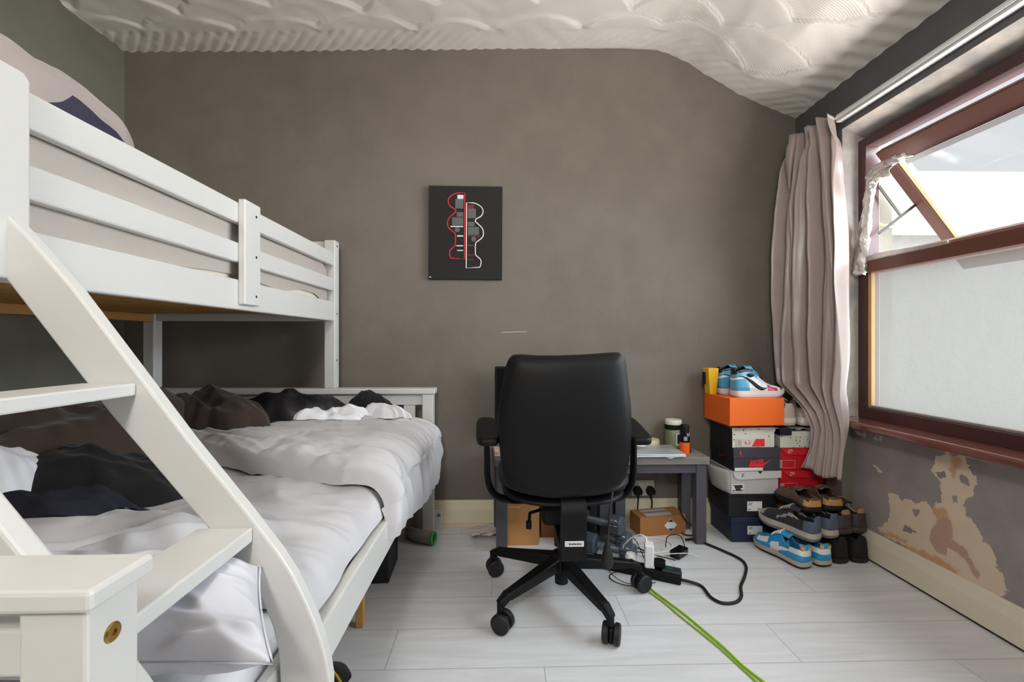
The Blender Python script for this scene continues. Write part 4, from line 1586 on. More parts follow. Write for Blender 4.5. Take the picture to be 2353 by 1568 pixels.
def redbox(label, z0, z1, x0):
    r, l = shoebox(label, x0, xc1, yr, 2.443, z0 + .001, z1, red_card, None)
    w, d, h = r['w'], r['d'], r['h']
    MB().box(-w, w, -d, d, h - .003, h).build('lid', red_card, r)
    mb = MB().prism([(-w + .010, h), (w, h), (w, h - .036), (-w + .060, h - .036), (-w + .042, h - .031), (-w + .028, h - .016)], -d - .003, -d - .001, 'xz')
    f = mb.build('lid_flap', M('bright_red_card', (222, 34, 46), .5), r)
    swoosh(label_white, f, (-w + .065, -d - .0036, h - .0205), .030)
    text('NIKE', .010, label_white, f, (-w + .063, -d - .0036, h - .0125), (PI / 2, 0, 0))
    mb = MB()
    x0_, x1_, z0_, z1_ = -w + .004, -w + .088, .010, .050
    for a in ((x0_, x1_, z0_, z0_ + .0016), (x0_, x1_, z1_ - .0016, z1_), (x0_, x0_ + .018, z0_, z1_), (x1_ - .0016, x1_, z0_, z1_)):
        mb.box(a[0], a[1], -d - .0012, -d - .0003, a[2], a[3])
    lb_ = mb.build('label', M('pink_white_print', (226, 190, 192), .6), r)
    mb = MB()
    for i in range(7):
        mb.box(x0_ + .004, x0_ + .014, -d - .0018, -d - .0012, z0_ + .006 + i * .0042, z0_ + .0082 + i * .0042)
    mb.build('print', ink, lb_)
    return r


redbox('lower of two red shoe boxes in the corner stack', zz0, zz1, xc0)
redbox('upper of two red shoe boxes, under the open speckled box', zz1, zz2, xc0 - .010)
ob_, _ = shoebox('open speckled shoe box with grey tissue, under the dirty white trainers', xc0 - .006, xc1 - .01, yr - .012, 2.44, zz2 + .001, zz3, speckled, None)
wo, do, ho = ob_['w'], ob_['d'], ob_['h']
mb = MB().grid(14, 10, lambda u, v: Vector((lerp(-wo * .62, wo * .7, u), lerp(-do - .004, do * .4, v), ho + .001 + .022 * abs(nz(u * 3, v * 3, 9.1)) + .012 * v)))
mb.build('tissue_paper', M('mauve_tissue', (150, 140, 144), .8), ob_, smooth=60, solid=.001, solid_off=1)
mb = MB().box(-wo - .004, -wo + .055, -do - .010, do, ho - .02, ho + .016)
mb.build('folded_lid', black_card, ob_, bevel=.003)

# ================================================================== SHOES
WT = [(0, .0), (.004, .34), (.014, .54), (.035, .70), (.07, .80), (.12, .84), (.2, .84), (.35, .78), (.48, .80), (.62, .93), (.74, 1.0), (.84, .95), (.91, .80), (.96, .60), (.99, .32), (1, 0)]


def shoe(label, loc, ang, L, W, prof, hs, mf, mats, sole_mats, group, t0=.022, t1=.40, op=.95, tongue=.008, pitch=0.0, roll=0.0, name='trainer', laces=True, lace_mat=None, pc0=.34,
         tongue_mat=0, welt=.0, swo=None, swo_mat=None, foot_mat=None, heel_patch=None):
    t = thing(name, label, 'shoe', loc, rot=(roll, pitch, ang), group=group)

    def S(u, ph, off=0.0):
        w = interp(WT, u) * W / 2 * .97
        h = interp(prof, u)
        c, s = math.cos(ph), math.sin(ph)
        pc = lerp(pc0, .85, smo(u / .8))
        y = math.copysign(abs(c) ** pc, c) * w * (1 - .12 * max(0, s))
        z = hs + (h - hs) * abs(s) ** .8
        x = u * L
        n = Vector((.25 if u > .8 else (-.5 if u < .08 else 0), c, s * .8)).normalized()
        return Vector((x, y, z)) + n * off
    NU, NV = 54, 30
    ul = [(.5 - .5 * math.cos(PI * min(1, i / (NU - 1)))) for i in range(NU)]
    vs = [S(ul[i], PI * j / (NV - 1)) for j in range(NV) for i in range(NU)]
    fs, ms = [], []
    for j in range(NV - 1):
        for i in range(NU - 1):
            u, ph = (ul[i] + ul[i + 1]) / 2, PI * (j + .5) / (NV - 1)
            if t0 < u < t1 and abs(ph - PI / 2) < op * (1 - .25 * smo((u - t1 + .12) / .12)):
                continue
            fs.append((j * NU + i, j * NU + i + 1, (j + 1) * NU + i + 1, (j + 1) * NU + i))
            hh = (math.sin(ph)) ** .8
            ms.append(mf(u, hh, math.cos(ph)))
    MB().add(vs, fs, ms).build('upper', mats, t, smooth=60, solid=.006, weld=True)
    # sole: stacked outlines
    ring = []
    N = 40
    for k_ in range(2 * N):
        uu = (k_ + .5) / N if k_ < N else (2 * N - k_ - .5) / N
        uu = .5 - .5 * math.cos(PI * uu)
        ring.append((uu, (1 if k_ < N else -1) * interp(WT, uu) * W / 2))
    levels = [(.93, 0.0, 0), (.985, .004, 0), (1.03, hs * .45, 0), (1.03, hs * .5, 1), (1.02, hs + .004, 1), (.93, hs + .005, 1)]
    vs, fs, ms = [], [], []
    for sc_, z, m_ in levels:
        for uu, yy in ring:
            lift = .016 * max(0, (uu - .74) / .26) ** 2
            vs.append(((uu - .5) * L * (1 + (sc_ - 1) * .5) + .5 * L, yy * sc_, z + lift * (1 if z < hs * .6 else .5)))
    n = len(ring)
    for a in range(len(levels) - 1):
        for i in range(n):
            fs.append((a * n + i, a * n + (i + 1) % n, (a + 1) * n + (i + 1) % n, (a + 1) * n + i))
            ms.append(levels[a + 1][2])
    fs += [tuple(range(n)), tuple((len(levels) - 1) * n + i for i in range(n))]
    ms += [0, 1]
    MB().add(vs, fs, ms).build('sole', sole_mats, t, smooth=50)
    # footbed seen in the opening
    fm = foot_mat or black_cloth
    vs = [(uu * L * .92 + .02 * L, yy * .82, hs + .012 + .012 * smo((.35 - uu) / .35)) for uu, yy in ring if uu < .62]
    MB().add(vs, [tuple(range(len(vs)))]).build('insole', fm, t, smooth=180)
    if tongue:
        hT = interp(prof, t1)

        def TG(a, b):
            u = lerp(t1 + .14, t1 - .13, b)
            z = interp(prof, min(max(u, t1), 1)) + .004 + (tongue * smo((b - .35) / .65))
            return Vector((u * L, (a - .5) * W * .60 * (1 - .1 * b), z - .016 * smo(b) - .012 * (abs(a - .5) * 2) ** 2))
        MB().grid(9, 9, TG).build('tongue', mats[tongue_mat], t, smooth=180, solid=.005)
    if laces:
        for q in range(5):
            u = t1 + .03 + q * .040
            pts = [S(u, PI / 2 + a, .004) for a in (-.62, -.35, 0, .35, .62)]
            MB().tube(pts, .0026, 6).build('lace', lace_mat or mats[0], t, smooth=60)
    if swo:
        for side in swo:
            n = 16
            vs = []
            for i in range(n + 1):
                a = i / n
                u = lerp(.06, .60, a)
                mid = .60 - .42 * smo(a / .85) + (.22 * ((a - .80) / .20) ** 2 if a > .80 else 0)
                hw = .012 + .085 * smo(a / .75) * (1 - smo((a - .80) / .20) * .95)
                for sg in (-1, 1):
                    hh = max(.02, min(.98, mid + sg * hw))
                    ph = math.asin(hh ** 1.25)
                    if side < 0:
                        ph = PI - ph
                    vs.append(S(u, ph, .0022))
            MB().add(vs, [(2 * i, 2 * i + 2, 2 * i + 3, 2 * i + 1) for i in range(n)]).build('side_stripe', swo_mat, t, smooth=180, solid=.0012, solid_off=0)
    if heel_patch:
        hm, h0, h1, hw = heel_patch
        MB().grid(7, 5, lambda a, b: S(.006 + .03 * abs(a - .5) * 2, math.asin(min(1, lerp(h0, h1, b) ** 1.25)) if a < .5 else PI - math.asin(min(1, lerp(h0, h1, b) ** 1.25)), .003)).build('heel_tab', hm, t, smooth=180, solid=.001, solid_off=0)
    return t


sky_blue = M('sky_blue_patent', (86, 166, 206), .18, coat=.5)
white_patent = M('white_leather', (232, 230, 230), .25, coat=.3)
pink_patent = M('magenta_patent', (206, 44, 98), .18, coat=.5)
black_patent = M('black_leather', (20, 18, 22), .3)
rubber_white = M('white_rubber', (224, 220, 218), .5)
rubber_dirty = M('worn_white_rubber', (176, 168, 156), .6, var=.2, vscale=20)
rubber_black = M('black_sole_rubber', (22, 22, 24), .6)
HIGH = [(0, .140), (.06, .154), (.20, .162), (.34, .158), (.42, .134), (.50, .104), (.60, .080), (.72, .062), (.85, .054), (.93, .046), (1, .034)]


def mf_high(u, h, c):
    if u < .34 and h > .76:
        return 3
    if u < .27 and h < .52:
        return 0
    if u < .42 and h > .60:
        return 0
    if u > .86:
        return 2 if h < .72 else 1
    if u > .60 and h < .66 - (u - .60) * .5 and u < .80:
        return 2
    if .46 < u < .72 and h > .86:
        return 2
    return 1


hm_ = [sky_blue, white_patent, pink_patent, black_patent]
Zt = Z6 + .0005
for lbl, x, y, a in (('blue, white and pink high-top trainer nearest the orange box front edge', 1.170, 2.262, .055), ('blue, white and pink high-top trainer standing behind its pair', 1.150, 2.375, .045)):
    s_ = shoe(lbl, (x, y, Zt), a, .268, .100, HIGH, .028, mf_high, hm_, [rubber_white, rubber_white], 'high-top trainers on the orange box', t0=.022, t1=.34, op=.62, tongue=.012, pc0=.35, name='high_top_trainer',
              lace_mat=black_patent, swo=(1, -1), swo_mat=black_patent)
    MB().tube(spline([(.120, -.018, .150), (.135, -.044, .135), (.140, -.052, .105), (.142, -.0525, .085)], 5), .0024, 6).build('loose_lace', navy_card, s_, smooth=60)
    MB().lathe([(.001, -.0015), (.012, -.001), (.014, .0), (.012, .001), (.001, .0015)], 16, Matrix.Translation((.075, -.0405, .112)) @ Matrix.Rotation(PI / 2, 4, 'X') @ Matrix.Diagonal((1.3, .8, 1, 1))).build('ankle_emblem', black_patent, s_, smooth=60)

yb = thing('yellow_carton', 'bright yellow tapered carton standing behind blue high-tops on orange box', 'carton', (1.150, 2.335, Zt), 0)
yb.location = at_y(1637, 917, 2.395) if False else Vector((1.1185, 2.385, Zt))
mb = MB()
vs = []
for z, w, d in ((0, .017, .030), (.138, .028, .034)):
    vs += [(-w, -d, z), (w, -d, z), (w, d, z), (-w, d, z)]
mb.add(vs, [(3, 2, 1, 0), (4, 5, 6, 7), (0, 1, 5, 4), (1, 2, 6, 5), (2, 3, 7, 6), (3, 0, 4, 7)])
mb.build('carton', M('yellow_card', (242, 186, 32), .5), yb, bevel=.002)
MB().box(-.031, -.027, .0, .03, .05, .115).build('black_edge', black_card, yb)

LOW = [(0, .078), (.05, .086), (.12, .084), (.25, .080), (.36, .096), (.42, .100), (.50, .090), (.62, .074), (.75, .060), (.87, .053), (.94, .046), (1, .034)]
blue_l = M('bright_blue_leather', (42, 150, 206), .35)


def mf_blue(u, h, c):
    if u < .30:
        if h > .74:
            return 0
        if h > .42 and u < .24:
            return 1
        return 0
    if u > .86:
        return 0
    if u > .62:
        return 1 if (h > .35 and h < .8) else 0
    return 1 if h < .5 and .42 < u < .56 else 0


yel = M('mustard_tab', (206, 176, 84), .6)
bm_ = [blue_l, white_patent]
GP = 'shoes heaped below the window corner'
LOW = [(a_, b_ * 1.28) for a_, b_ in LOW]
for lbl, x, y, a in (('bright blue and white trainer on the floor, left of its pair', 1.345, 1.948, PI / 2 + .30), ('bright blue and white trainer on the floor, next to the black boots', 1.440, 1.962, PI / 2 + .16)):
    shoe(lbl, (x, y, .0), a, .272, .098, LOW, .026, mf_blue, bm_, [rubber_black, rubber_dirty], GP, lace_mat=white_patent, swo=(1, -1), swo_mat=white_patent, heel_patch=(yel, .70, .88, .5))
BOOT = [(0, .120), (.05, .128), (.15, .130), (.30, .128), (.38, .118), (.48, .100), (.60, .078), (.75, .062), (.87, .054), (.95, .046), (1, .034)]
for lbl, x, y, a in (('black ankle boot on the floor beside the blue trainers', 1.530, 1.985, PI / 2 + .06), ('black ankle boot on the floor against the right skirting', 1.622, 1.990, PI / 2 - .03)):
    shoe(lbl, (x, y, .0), a, .262, .096, BOOT, .022, lambda u, h, c: 0, [M('black_suede', (17, 16, 17), .85)], [rubber_black, rubber_black], GP, name='ankle_boot', lace_mat=black_cloth, op=.7, pc0=.4)
grey_mesh = M('charcoal_mesh', (44, 42, 46), .8, var=.2, vscale=60)
slate = M('slate_blue_nubuck', (78, 90, 110), .7, var=.1, vscale=30)
silver_trim = M('silver_grey_trim', (150, 148, 150), .5)
TR = [(0, .090), (.05, .098), (.12, .094), (.25, .088), (.36, .104), (.42, .106), (.50, .094), (.62, .078), (.75, .064), (.87, .056), (.94, .048), (1, .036)]

TR = [(a_, b_ * 1.2) for a_, b_ in TR]


def mf_tr(u, h, c):
    if u < .16:
        return 1
    if u > .84 and h > .45:
        return 2
    if .24 < u < .60 and abs(h - (.72 - (u - .24) * .9)) < .075:
        return 2
    return 0


for lbl, x, y, a, z in (('charcoal trainer with slate heel, turned sideways on the blue pair', 1.400, 1.962, PI / 2 + .42, .112), ('charcoal trainer with slate heel, beside the brown trainers', 1.492, 1.985, PI / 2 + .22, .116)):
    shoe(lbl, (x, y, z), a, .275, .100, TR, .034, mf_tr, [grey_mesh, slate, silver_trim], [M('taupe_sole', (120, 112, 106), .6), rubber_dirty], GP, pitch=-.03, lace_mat=silver_trim)
dbrown = M('dark_brown_leather', (62, 50, 50), .5, var=.15, vscale=20)
tan_l = M('tan_suede', (150, 120, 90), .8)


def mf_br(u, h, c):
    if .14 < u < .44 and h > .62 and h < .80:
        return 1
    if u < .40 and h >= .80:
        return 2
    return 0


for lbl, x, y, a, z in (('dark brown trainer with pale trim resting on the left black boot', 1.560, 1.985, PI / 2 + .12, .131), ('dark brown trainer with pale trim resting against the wall', 1.642, 2.0, PI / 2 + .16, .131)):
    shoe(lbl, (x - .012, y, z), a, .268, .098, TR, .024, mf_br, [dbrown, silver_trim, tan_l], [M('dark_sole', (44, 36, 36), .6), dbrown], GP, pitch=.0, lace_mat=silver_trim, foot_mat=tan_l)
obrown = M('olive_brown_leather', (92, 72, 54), .55, var=.15, vscale=15)
gold_t = M('tan_heel_band', (186, 138, 84), .5, var=.1, vscale=20)
CL = [(0, .062), (.05, .070), (.12, .078), (.25, .084), (.36, .092), (.42, .092), (.50, .084), (.62, .070), (.75, .060), (.87, .053), (.94, .046), (1, .034)]
for lbl, x, y, a in (('brown slip-on shoe with tan heel band, topmost left of the heap', 1.418, 2.005, PI / 2 + .06), ('brown slip-on shoe with tan heel band, topmost right of the heap', 1.520, 2.018, PI / 2 - .10)):
    shoe(lbl, (x, y, .224), a, .238, .108, CL, .022, lambda u, h, c: 1 if (u < .10 and h < .8) else 0, [obrown, gold_t], [rubber_black, rubber_black], GP, name='slip_on_shoe', laces=False, tongue=.012, op=1.05, foot_mat=brown_dark_cloth)
dw = M('dirty_white_leather', (206, 194, 180), .6, var=.12, vscale=20)
for lbl, x, y, a in (('dirty white trainer half under the curtain hem, heel to the room', 1.548, 2.232, PI / 2 - .04), ('dirty white trainer squeezed behind the orange box', 1.450, 2.236, PI / 2 + .0)):
    shoe(lbl, (x, y, zz3 + .024), a, .205, .098, [(p_[0], p_[1] * 1.08) for p_ in LOW], .036, lambda u, h, c: 0, [dw], [M('cream_sole', (214, 198, 172), .6), rubber_white], 'dirty white trainers on the speckled box', lace_mat=dw, foot_mat=M('pale_pink_lining', (196, 176, 166), .8))

# ================================================================== CURTAIN
k = NT('taupe_satin')
k.set(Base_Color=k.mix(k.noise(3, 3, .5), lin((158, 142, 138)), lin((178, 162, 157))), Roughness=.33)
k.b.inputs['Specular IOR Level'].default_value = .7
k.b.inputs['Sheen Weight'].default_value = .3
k.bump(k.noise(1.0, 3, .5, vec=k.mapping((60, 60, 900))), .06, .002)
satin = k.m
CL_ = [(.368, 1.492, 2.200), (.48, 1.505, 2.165), (.58, 1.515, 2.150), (.66, 1.508, 2.175), (.72, 1.498, 2.250), (.78, 1.500, 2.385), (.85, 1.506, 2.408), (1.0, 1.508, 2.425), (1.2, 1.505, 2.432), (1.45, 1.508, 2.430),
       (1.70, 1.525, 2.425), (1.90, 1.555, 2.412), (2.0, 1.575, 2.400), (2.095, 1.582, 2.395)]
CR_ = [(.345, 1.585, 2.045), (.6, 1.585, 2.030), (1.0, 1.590, 2.035), (1.5, 1.590, 2.050), (1.9, 1.588, 2.085), (2.095, 1.584, 2.112)]


def lk(tab, z, c):
    return interp([(q[0], q[c]) for q in tab], z)


cur = thing('curtain', 'taupe satin curtain with pinch pleats hanging bunched in the window corner', 'curtain', (1.56, 2.24, .36))


def SC(u, v):
    ztop = 2.098 - .018 * u + .012 * math.sin(u * 19)
    zbot = lerp(.372, .350, u) + .012 * math.sin(u * 9)
    z = lerp(zbot, ztop, v)
    zl = max(.368, z)
    lx, ly, rx, ry = lk(CL_, zl, 1), lk(CL_, zl, 2), lk(CR_, z, 1), lk(CR_, z, 2)
    # smooth the table corners
    d = Vector((rx - lx, ry - ly))
    nrm = Vector((-abs(d.y), d.x if d.y < 0 else -d.x)).normalized()
    head = smo((z - 1.92) / .12)
    low = smo((.75 - z) / .3)
    A = .034 * (1 - .30 * head) * (1 - .7 * low)
    ph = 2 * PI * (u * 5.2 + .14 * math.sin(z * 3.1) + .05 * nz(z * 2, u * 2, 4)) + .6
    s1 = math.sin(ph)
    wv = math.copysign(abs(s1) ** .75, s1)
    wv += .45 * math.sin(ph * 1.7 + z * 2.6) * (1 - head)
    pinch = head * .014 * math.sin(2 * PI * u * 9.2)
    amp = A * wv + pinch + .010 * nz(u * 7, z * 5, 2.2) + .012 * folds(u * .4, z * .5, .8, 5, 6.0, 3) * (.4 + .6 * low)
    amp += .006 * math.sin(ph * 3.3 + z * 1.2) * (1 - head)
    x = lerp(lx, rx, u) + nrm.x * amp
    y = lerp(ly, ry, u) + nrm.y * amp * .35
    return Vector((min(x, 1.625), min(y, 2.455), z))


mb = MB().grid(150, 140, SC)
shift(mb, (1.56, 2.24, .36)).build('cloth', satin, cur, smooth=180, solid=.0015, solid_off=0)
mb = MB().grid(60, 5, lambda u, v: SC(.995 * u, .992 + .006 * v) + Vector((.004, 0, .004 * v)))
shift(mb, (1.56, 2.24, .36)).build('heading_tape', M('cream_heading_tape', (214, 204, 194), .7), cur, smooth=180, solid=.001, solid_off=0)
# pale lining showing along the wall edge
mb = MB().grid(4, 80, lambda u, v: SC(.0, .28 + .50 * v) + Vector((.008 + .010 * u, .004 * (1 - u) - .006, 0)))
shift(mb, (1.56, 2.24, .36)).build('lining', M('cream_lining', (226, 218, 204), .8), cur, smooth=180, solid=.0012)
# three folded pinch pleats
for q, uc in enumerate((.22, .50, .74)):
    def PL(a, b):
        z = lerp(1.80, 2.075, b)
        p_ = SC(uc, (z - .36) / (2.09 - .36))
        w = .030 * (.15 + .85 * smo(b / .75)) * (1 - .35 * smo((b - .8) / .2))
        ang = 2 * PI * a
        return p_ + Vector((-.012 - .5 * w + .62 * w * math.cos(ang), .9 * w * math.sin(ang) + .004 * nz(z * 30, q), 0))
    mb = MB().grid(20, 22, PL, closeu=True)
    shift(mb, (1.56, 2.24, .36)).build('pinch_pleat', satin, cur, smooth=180)

# ================================================================== ARTWORK (plain stand-in: two half vases)
art = thing('canvas_print', 'black canvas with red and white outlined half vases on the back wall', 'picture', (-.190, YB - .0005, 1.585), rot=(0, .006, 0))
AW, AH = .397, .504
matte_black = M('black_canvas', (20, 19, 18), .75, bump=.1, bscale=400)
MB().box(-AW / 2, AW / 2, -.022, 0, -AH / 2, AH / 2).build('canvas', matte_black, art, bevel=.002)
art_red = M('red_paint', (206, 32, 44), .6)
art_white = M('white_paint_line', (226, 222, 220), .6)
art_grey = M('grey_art_paint', (92, 92, 94), .6)
art_dred = M('dark_red_paint', (120, 30, 36), .6)
HALF = [(.00, .0), (.085, .0), (.145, .02), (.205, .07), (.225, .13), (.20, .20), (.135, .245), (.12, .28), (.155, .32), (.21, .38), (.232, .46), (.215, .53), (.15, .59), (.125, .63), (.125, .78),
        (.15, .82), (.195, .87), (.20, .93), (.185, .985), (.0, 1.0)]


def half_vase(spine, top, hgt, sgn, col_line, cols):
    def P(d, f):
        return ((spine + sgn * d - .5) * AW, (.5 - (top + f * hgt)) * AH)
    pts = [P(d, f) for d, f in HALF]
    sm_ = [(p.x, p.y) for p in spline([Vector((a, b, 0)) for a, b in pts[1:-1]], 4)]
    ring = [pts[0]] + sm_ + [pts[-1]]
    for f0, f1, dd, m_ in ((.03, .09, .10, 1), (.09, .235, .17, 0), (.29, .36, .12, 0), (.37, .49, .17, 0), (.50, .515, .19, 1), (.64, .66, .10, 1), (.79, .805, .11, 1), (.86, .875, .10, 1)):
        dd = min(dd, min(interp([(f_, d_) for d_, f_ in HALF[1:-1]], lerp(f0, f1, q / 4)) for q in range(5)) - .022)
        a = P(.018, f0)
        b_ = P(dd, f1)
        x0, x1 = sorted((a[0], b_[0]))
        MB().box(x0, x1, -.0226, -.0220, min(a[1], b_[1]), max(a[1], b_[1])).build('painted_band', cols[m_], art)
    c = P(.10, .555)
    T = Matrix.Translation((c[0], -.0222, c[1])) @ Matrix.Rotation(PI / 2, 4, 'X')
    MB().lathe([(.0135, -.0004), (.0135, .0006)], 24, T).build('painted_disc', cols[0], art)
    mb = MB()
    n = len(ring)
    hw = .0026
    inner, outer = [], []
    for i in range(n):
        p0, p1, p2 = Vector(ring[i - 1]), Vector(ring[i]), Vector(ring[(i + 1) % n])
        t = (p2 - p0)
        t = t.normalized() if t.length > 1e-6 else Vector((1, 0))
        nn = Vector((-t.y, t.x))
        inner.append(p1 - nn * hw)
        outer.append(p1 + nn * hw)
    vs = [(p[0], -.0234, p[1]) for p in inner] + [(p[0], -.0234, p[1]) for p in outer]
    mb.add(vs, [(i, (i + 1) % n, n + (i + 1) % n, n + i) for i in range(n)])
    mb.build('painted_outline', col_line, art, solid=.0008, solid_off=0)


half_vase(.488, .075, .71, -1, art_red, [art_grey, art_white])
half_vase(.513, .180, .70, 1, art_white, [art_grey, art_dred])
mb = MB().box(-.193, -.185, -.0226, -.0221, -.2415, -.2385).box(-.191, -.180, -.0226, -.0221, -.2440, -.2418)
mb.build('signature', art_white, art)

# ================================================================== FOIL TAPE ROUND THE WINDOW CORNER
k = NT('crumpled_foil')
k.set(Base_Color=k.mix(k.noise(20, 3, .5), lin((206, 200, 194)), lin((232, 230, 228))), Metallic=.85, Roughness=.33)
k.bump(k.noise(70, 4, .7), .5, .004)
foil_m = k.m


def ribbon(name, path, width, mat, parent, seed, amp=.010, up=None, n=5, nw=9):
    pts = spline(path, n)
    K = len(pts)

    def f(u, v):
        i = min(K - 1, int(round(u * (K - 1))))
        p = pts[i]
        t = (pts[min(i + 1, K - 1)] - pts[max(i - 1, 0)]).normalized()
        sd = t.cross(Vector((1, 0, 0))).normalized()
        w = width[0] + (width[1] - width[0]) * u
        w *= 1 + .25 * nz(u * 9, seed)
        a = (v - .5) * 2
        bulge = .35 * w * (1 - a * a)
        return p + sd * a * w / 2 + Vector((-bulge, 0, 0)) + Vector((nz(u * 24, v * 4, seed), nz(u * 22, v * 5, seed + 3), nz(u * 22, v * 5, seed + 6))) * amp
    return MB().grid(K, nw, f).build(name, mat, parent, smooth=30, solid=.001, solid_off=0)


foil = thing('foil_tape', 'crumpled silver foil tape round the open sash corner of the window', 'foil tape', (XF - .02, 2.06, 1.35))


def fp_(px, py, x=XF - .014):
    return at_x(px, py, x) - Vector(foil.location)


ribbon('foil_strip', [fp_(2092, 352, 1.735), fp_(2060, 366), fp_(2025, 384), fp_(2006, 398), fp_(2000, 412)], (.040, .055), foil_m, foil, 1.0, .009)
ribbon('foil_strip', [fp_(2050, 392), fp_(2022, 402), fp_(2004, 425), fp_(1996, 462), fp_(1990, 510), fp_(1984, 560), fp_(1978, 605), fp_(1974, 632)], (.040, .080), foil_m, foil, 4.0, .010)
mb = MB().grid(24, 4, lambda u, v: Vector((XF - .012 - .002 * v + .0015 * nz(u * 20, v * 4), 2.075 - u * .40, 1.370 + .030 * v * (1 - .6 * u) + .002 * nz(u * 14, v * 3, 5))) - Vector(foil.location))
mb.build('foil_strip', foil_m, foil, smooth=30, solid=.0008, solid_off=0)
tpm = M('yellowed_clear_tape', (206, 184, 150), .2, .2)
ribbon('tape_tail', [fp_(2000, 405, 1.74), fp_(1998, 440, 1.75), fp_(2005, 490, 1.77), fp_(2022, 515, 1.80), fp_(2060, 520, 1.86)], (.010, .016), tpm, foil, 8.0, .004)

# ================================================================== POWER STRIP AND CABLES
ps = thing('power_strip', 'black power strip on the floor, full of plugs, right of the chair', 'power strip', (.590, 1.930, 0), -.46)
MB().box(-.200, .175, -.028, .028, .0, .040).build('strip_body', black_plastic, ps, bevel=.006, segs=3)
MB().box(.100, .172, -.024, .024, .0402, .050).build('switch_block', M('dark_grey_plastic', (46, 48, 54), .4), ps, bevel=.003)
MB().box(.115, .140, -.010, .010, .0502, .0525).build('indicator', M('dull_green_plastic', (40, 84, 60), .3), ps, bevel=.001)
for q in range(4):
    x = -.165 + q * .062
    MB().lathe([(.021, .0395), (.023, .0402), (.021, .0412)], 20, Matrix.Translation((x, 0, 0))).build('socket_outlet', black_gloss, ps)
TP = Matrix.Translation(ps.location) @ Matrix.Rotation(-.46, 4, 'Z')


def onstrip(x, y=0, z=.0415):
    return TP @ Vector((x, y, z))


pg = thing('charger_plug', 'tall white charger plug standing in the power strip', 'charger', onstrip(.045), -.25)
MB().box(-.019, .019, -.026, .026, .002, .098).build('charger_body', white_plastic, pg, bevel=.006, segs=3)
MB().box(-.016, .022, -.022, .022, .0, .016).build('plug_base', white_plastic, pg, bevel=.003)
MB().tube(spline([(-.010, .01, .096), (-.012, .012, .115), (-.035, .03, .118), (-.075, .06, .085), (-.11, .09, .03), (-.125, .12, .006)], 6), .0034, 8).build('cable', white_plastic, pg, smooth=60)
pg = thing('charger_plug', 'round white plug low in the power strip, left of tall charger', 'plug', onstrip(-.030), -.2)
MB().lathe([(.020, 0), (.025, .004), (.025, .030), (.020, .040), (.010, .043)], 24).build('plug_body', white_plastic, pg, smooth=40)
MB().box(-.006, .012, -.027, -.020, .004, .016).build('green_sticker', M('lime_sticker', (166, 206, 60), .5), pg)
pg = thing('plug', 'black moulded plug in the power strip, right of tall white charger', 'plug', onstrip(.088, .0, .0512), -.4)
MB().prism([(-.022, -.018), (.022, -.018), (.024, .012), (.010, .024), (-.010, .024), (-.024, .012)], .0, .026, 'xy').build('plug_body', black_plastic, pg, bevel=.004, segs=3)
ad = thing('power_adapter', 'black power adapter block lying behind the white charger', 'adapter', at_z(1560, 1278, 0.0), .7)
MB().box(-.045, .045, -.024, .024, .0, .034).build('adapter_body', black_gloss, ad, bevel=.006, segs=3)
MB().tube(spline([(.044, 0, .016), (.075, .01, .012), (.10, .05, .05), (.06, .09, .045), (.02, .08, .008)], 6), .0024, 8).build('cable', black_rubber, ad, smooth=60)


def cable(name, label, pts, r, mat, z=None, n=8):
    P_ = [at_z(q[0], q[1], q[2] if len(q) > 2 else r + .0005) for q in pts]
    base = P_[0].copy()
    base.z = 0
    o = MB().tube([p - base for p in spline(P_, n)], r, 8).build(name, mat, None, smooth=60)
    o.location = base
    return tag(o, label, 'cable')


end = onstrip(.172, 0, .012)
P_ = [end, end + Vector((.03, -.015, .0))] + [at_z(a, b, .0062) for a, b in ((1612, 1348), (1632, 1372), (1658, 1386), (1688, 1385), (1703, 1372), (1702, 1348), (1711, 1325), (1714, 1302), (1700, 1285), (1665, 1268), (1632, 1254), (1605, 1244), (1590, 1240), (1575, 1241))]
o = MB().tube([p - Vector((end.x, end.y, 0)) for p in spline(P_, 8)], .0060, 10).build('thick_cable', black_rubber, None, smooth=60)
o.location = (end.x, end.y, 0)
tag(o, 'thick black cord looping over the floor from power strip to table leg', 'cable')
lime = M('lime_green_cable', (146, 190, 24), .45)
cable('network_cable', 'lime green cable trailing over the floor towards the camera', [(1478, 1338), (1500, 1358), (1532, 1382), (1572, 1412), (1620, 1452), (1664, 1490), (1706, 1530), (1760, 1572), (1830, 1630)], .0036, lime)
cable('network_cable', 'second lime green strand running just beside the first green cable', [(1474, 1345), (1496, 1364), (1524, 1384), (1562, 1416), (1612, 1456), (1658, 1494), (1704, 1536), (1752, 1580), (1818, 1640)], .0030, lime)
cable('thin_cable', 'thin black cable looping on the floor behind the right castor', [(1462, 1312), (1440, 1311), (1412, 1316), (1400, 1324), (1410, 1336), (1436, 1345), (1466, 1346), (1490, 1342), (1506, 1339)], .0018, black_rubber)
cable('thin_cable', 'thin grey cable crossing the floor behind the chair base arm', [(1396, 1306), (1404, 1318), (1424, 1334), (1448, 1342), (1472, 1344)], .0015, M('grey_cable', (120, 122, 126), .5))
cable('white_cable', 'coiled white cable lying in front of the small cardboard box', [(1448, 1288), (1438, 1262, .02), (1441, 1243, .02), (1468, 1235), (1505, 1236), (1536, 1246), (1543, 1258), (1528, 1268), (1500, 1272, .01), (1470, 1276, .01)], .0026, white_plastic)
cable('white_cable', 'white charging lead stretched to the right over the pale floor', [(1500, 1276, .02), (1530, 1274, .03), (1566, 1272, .042), (1585, 1273, .03), (1600, 1278), (1618, 1283)], .0018, white_plastic)
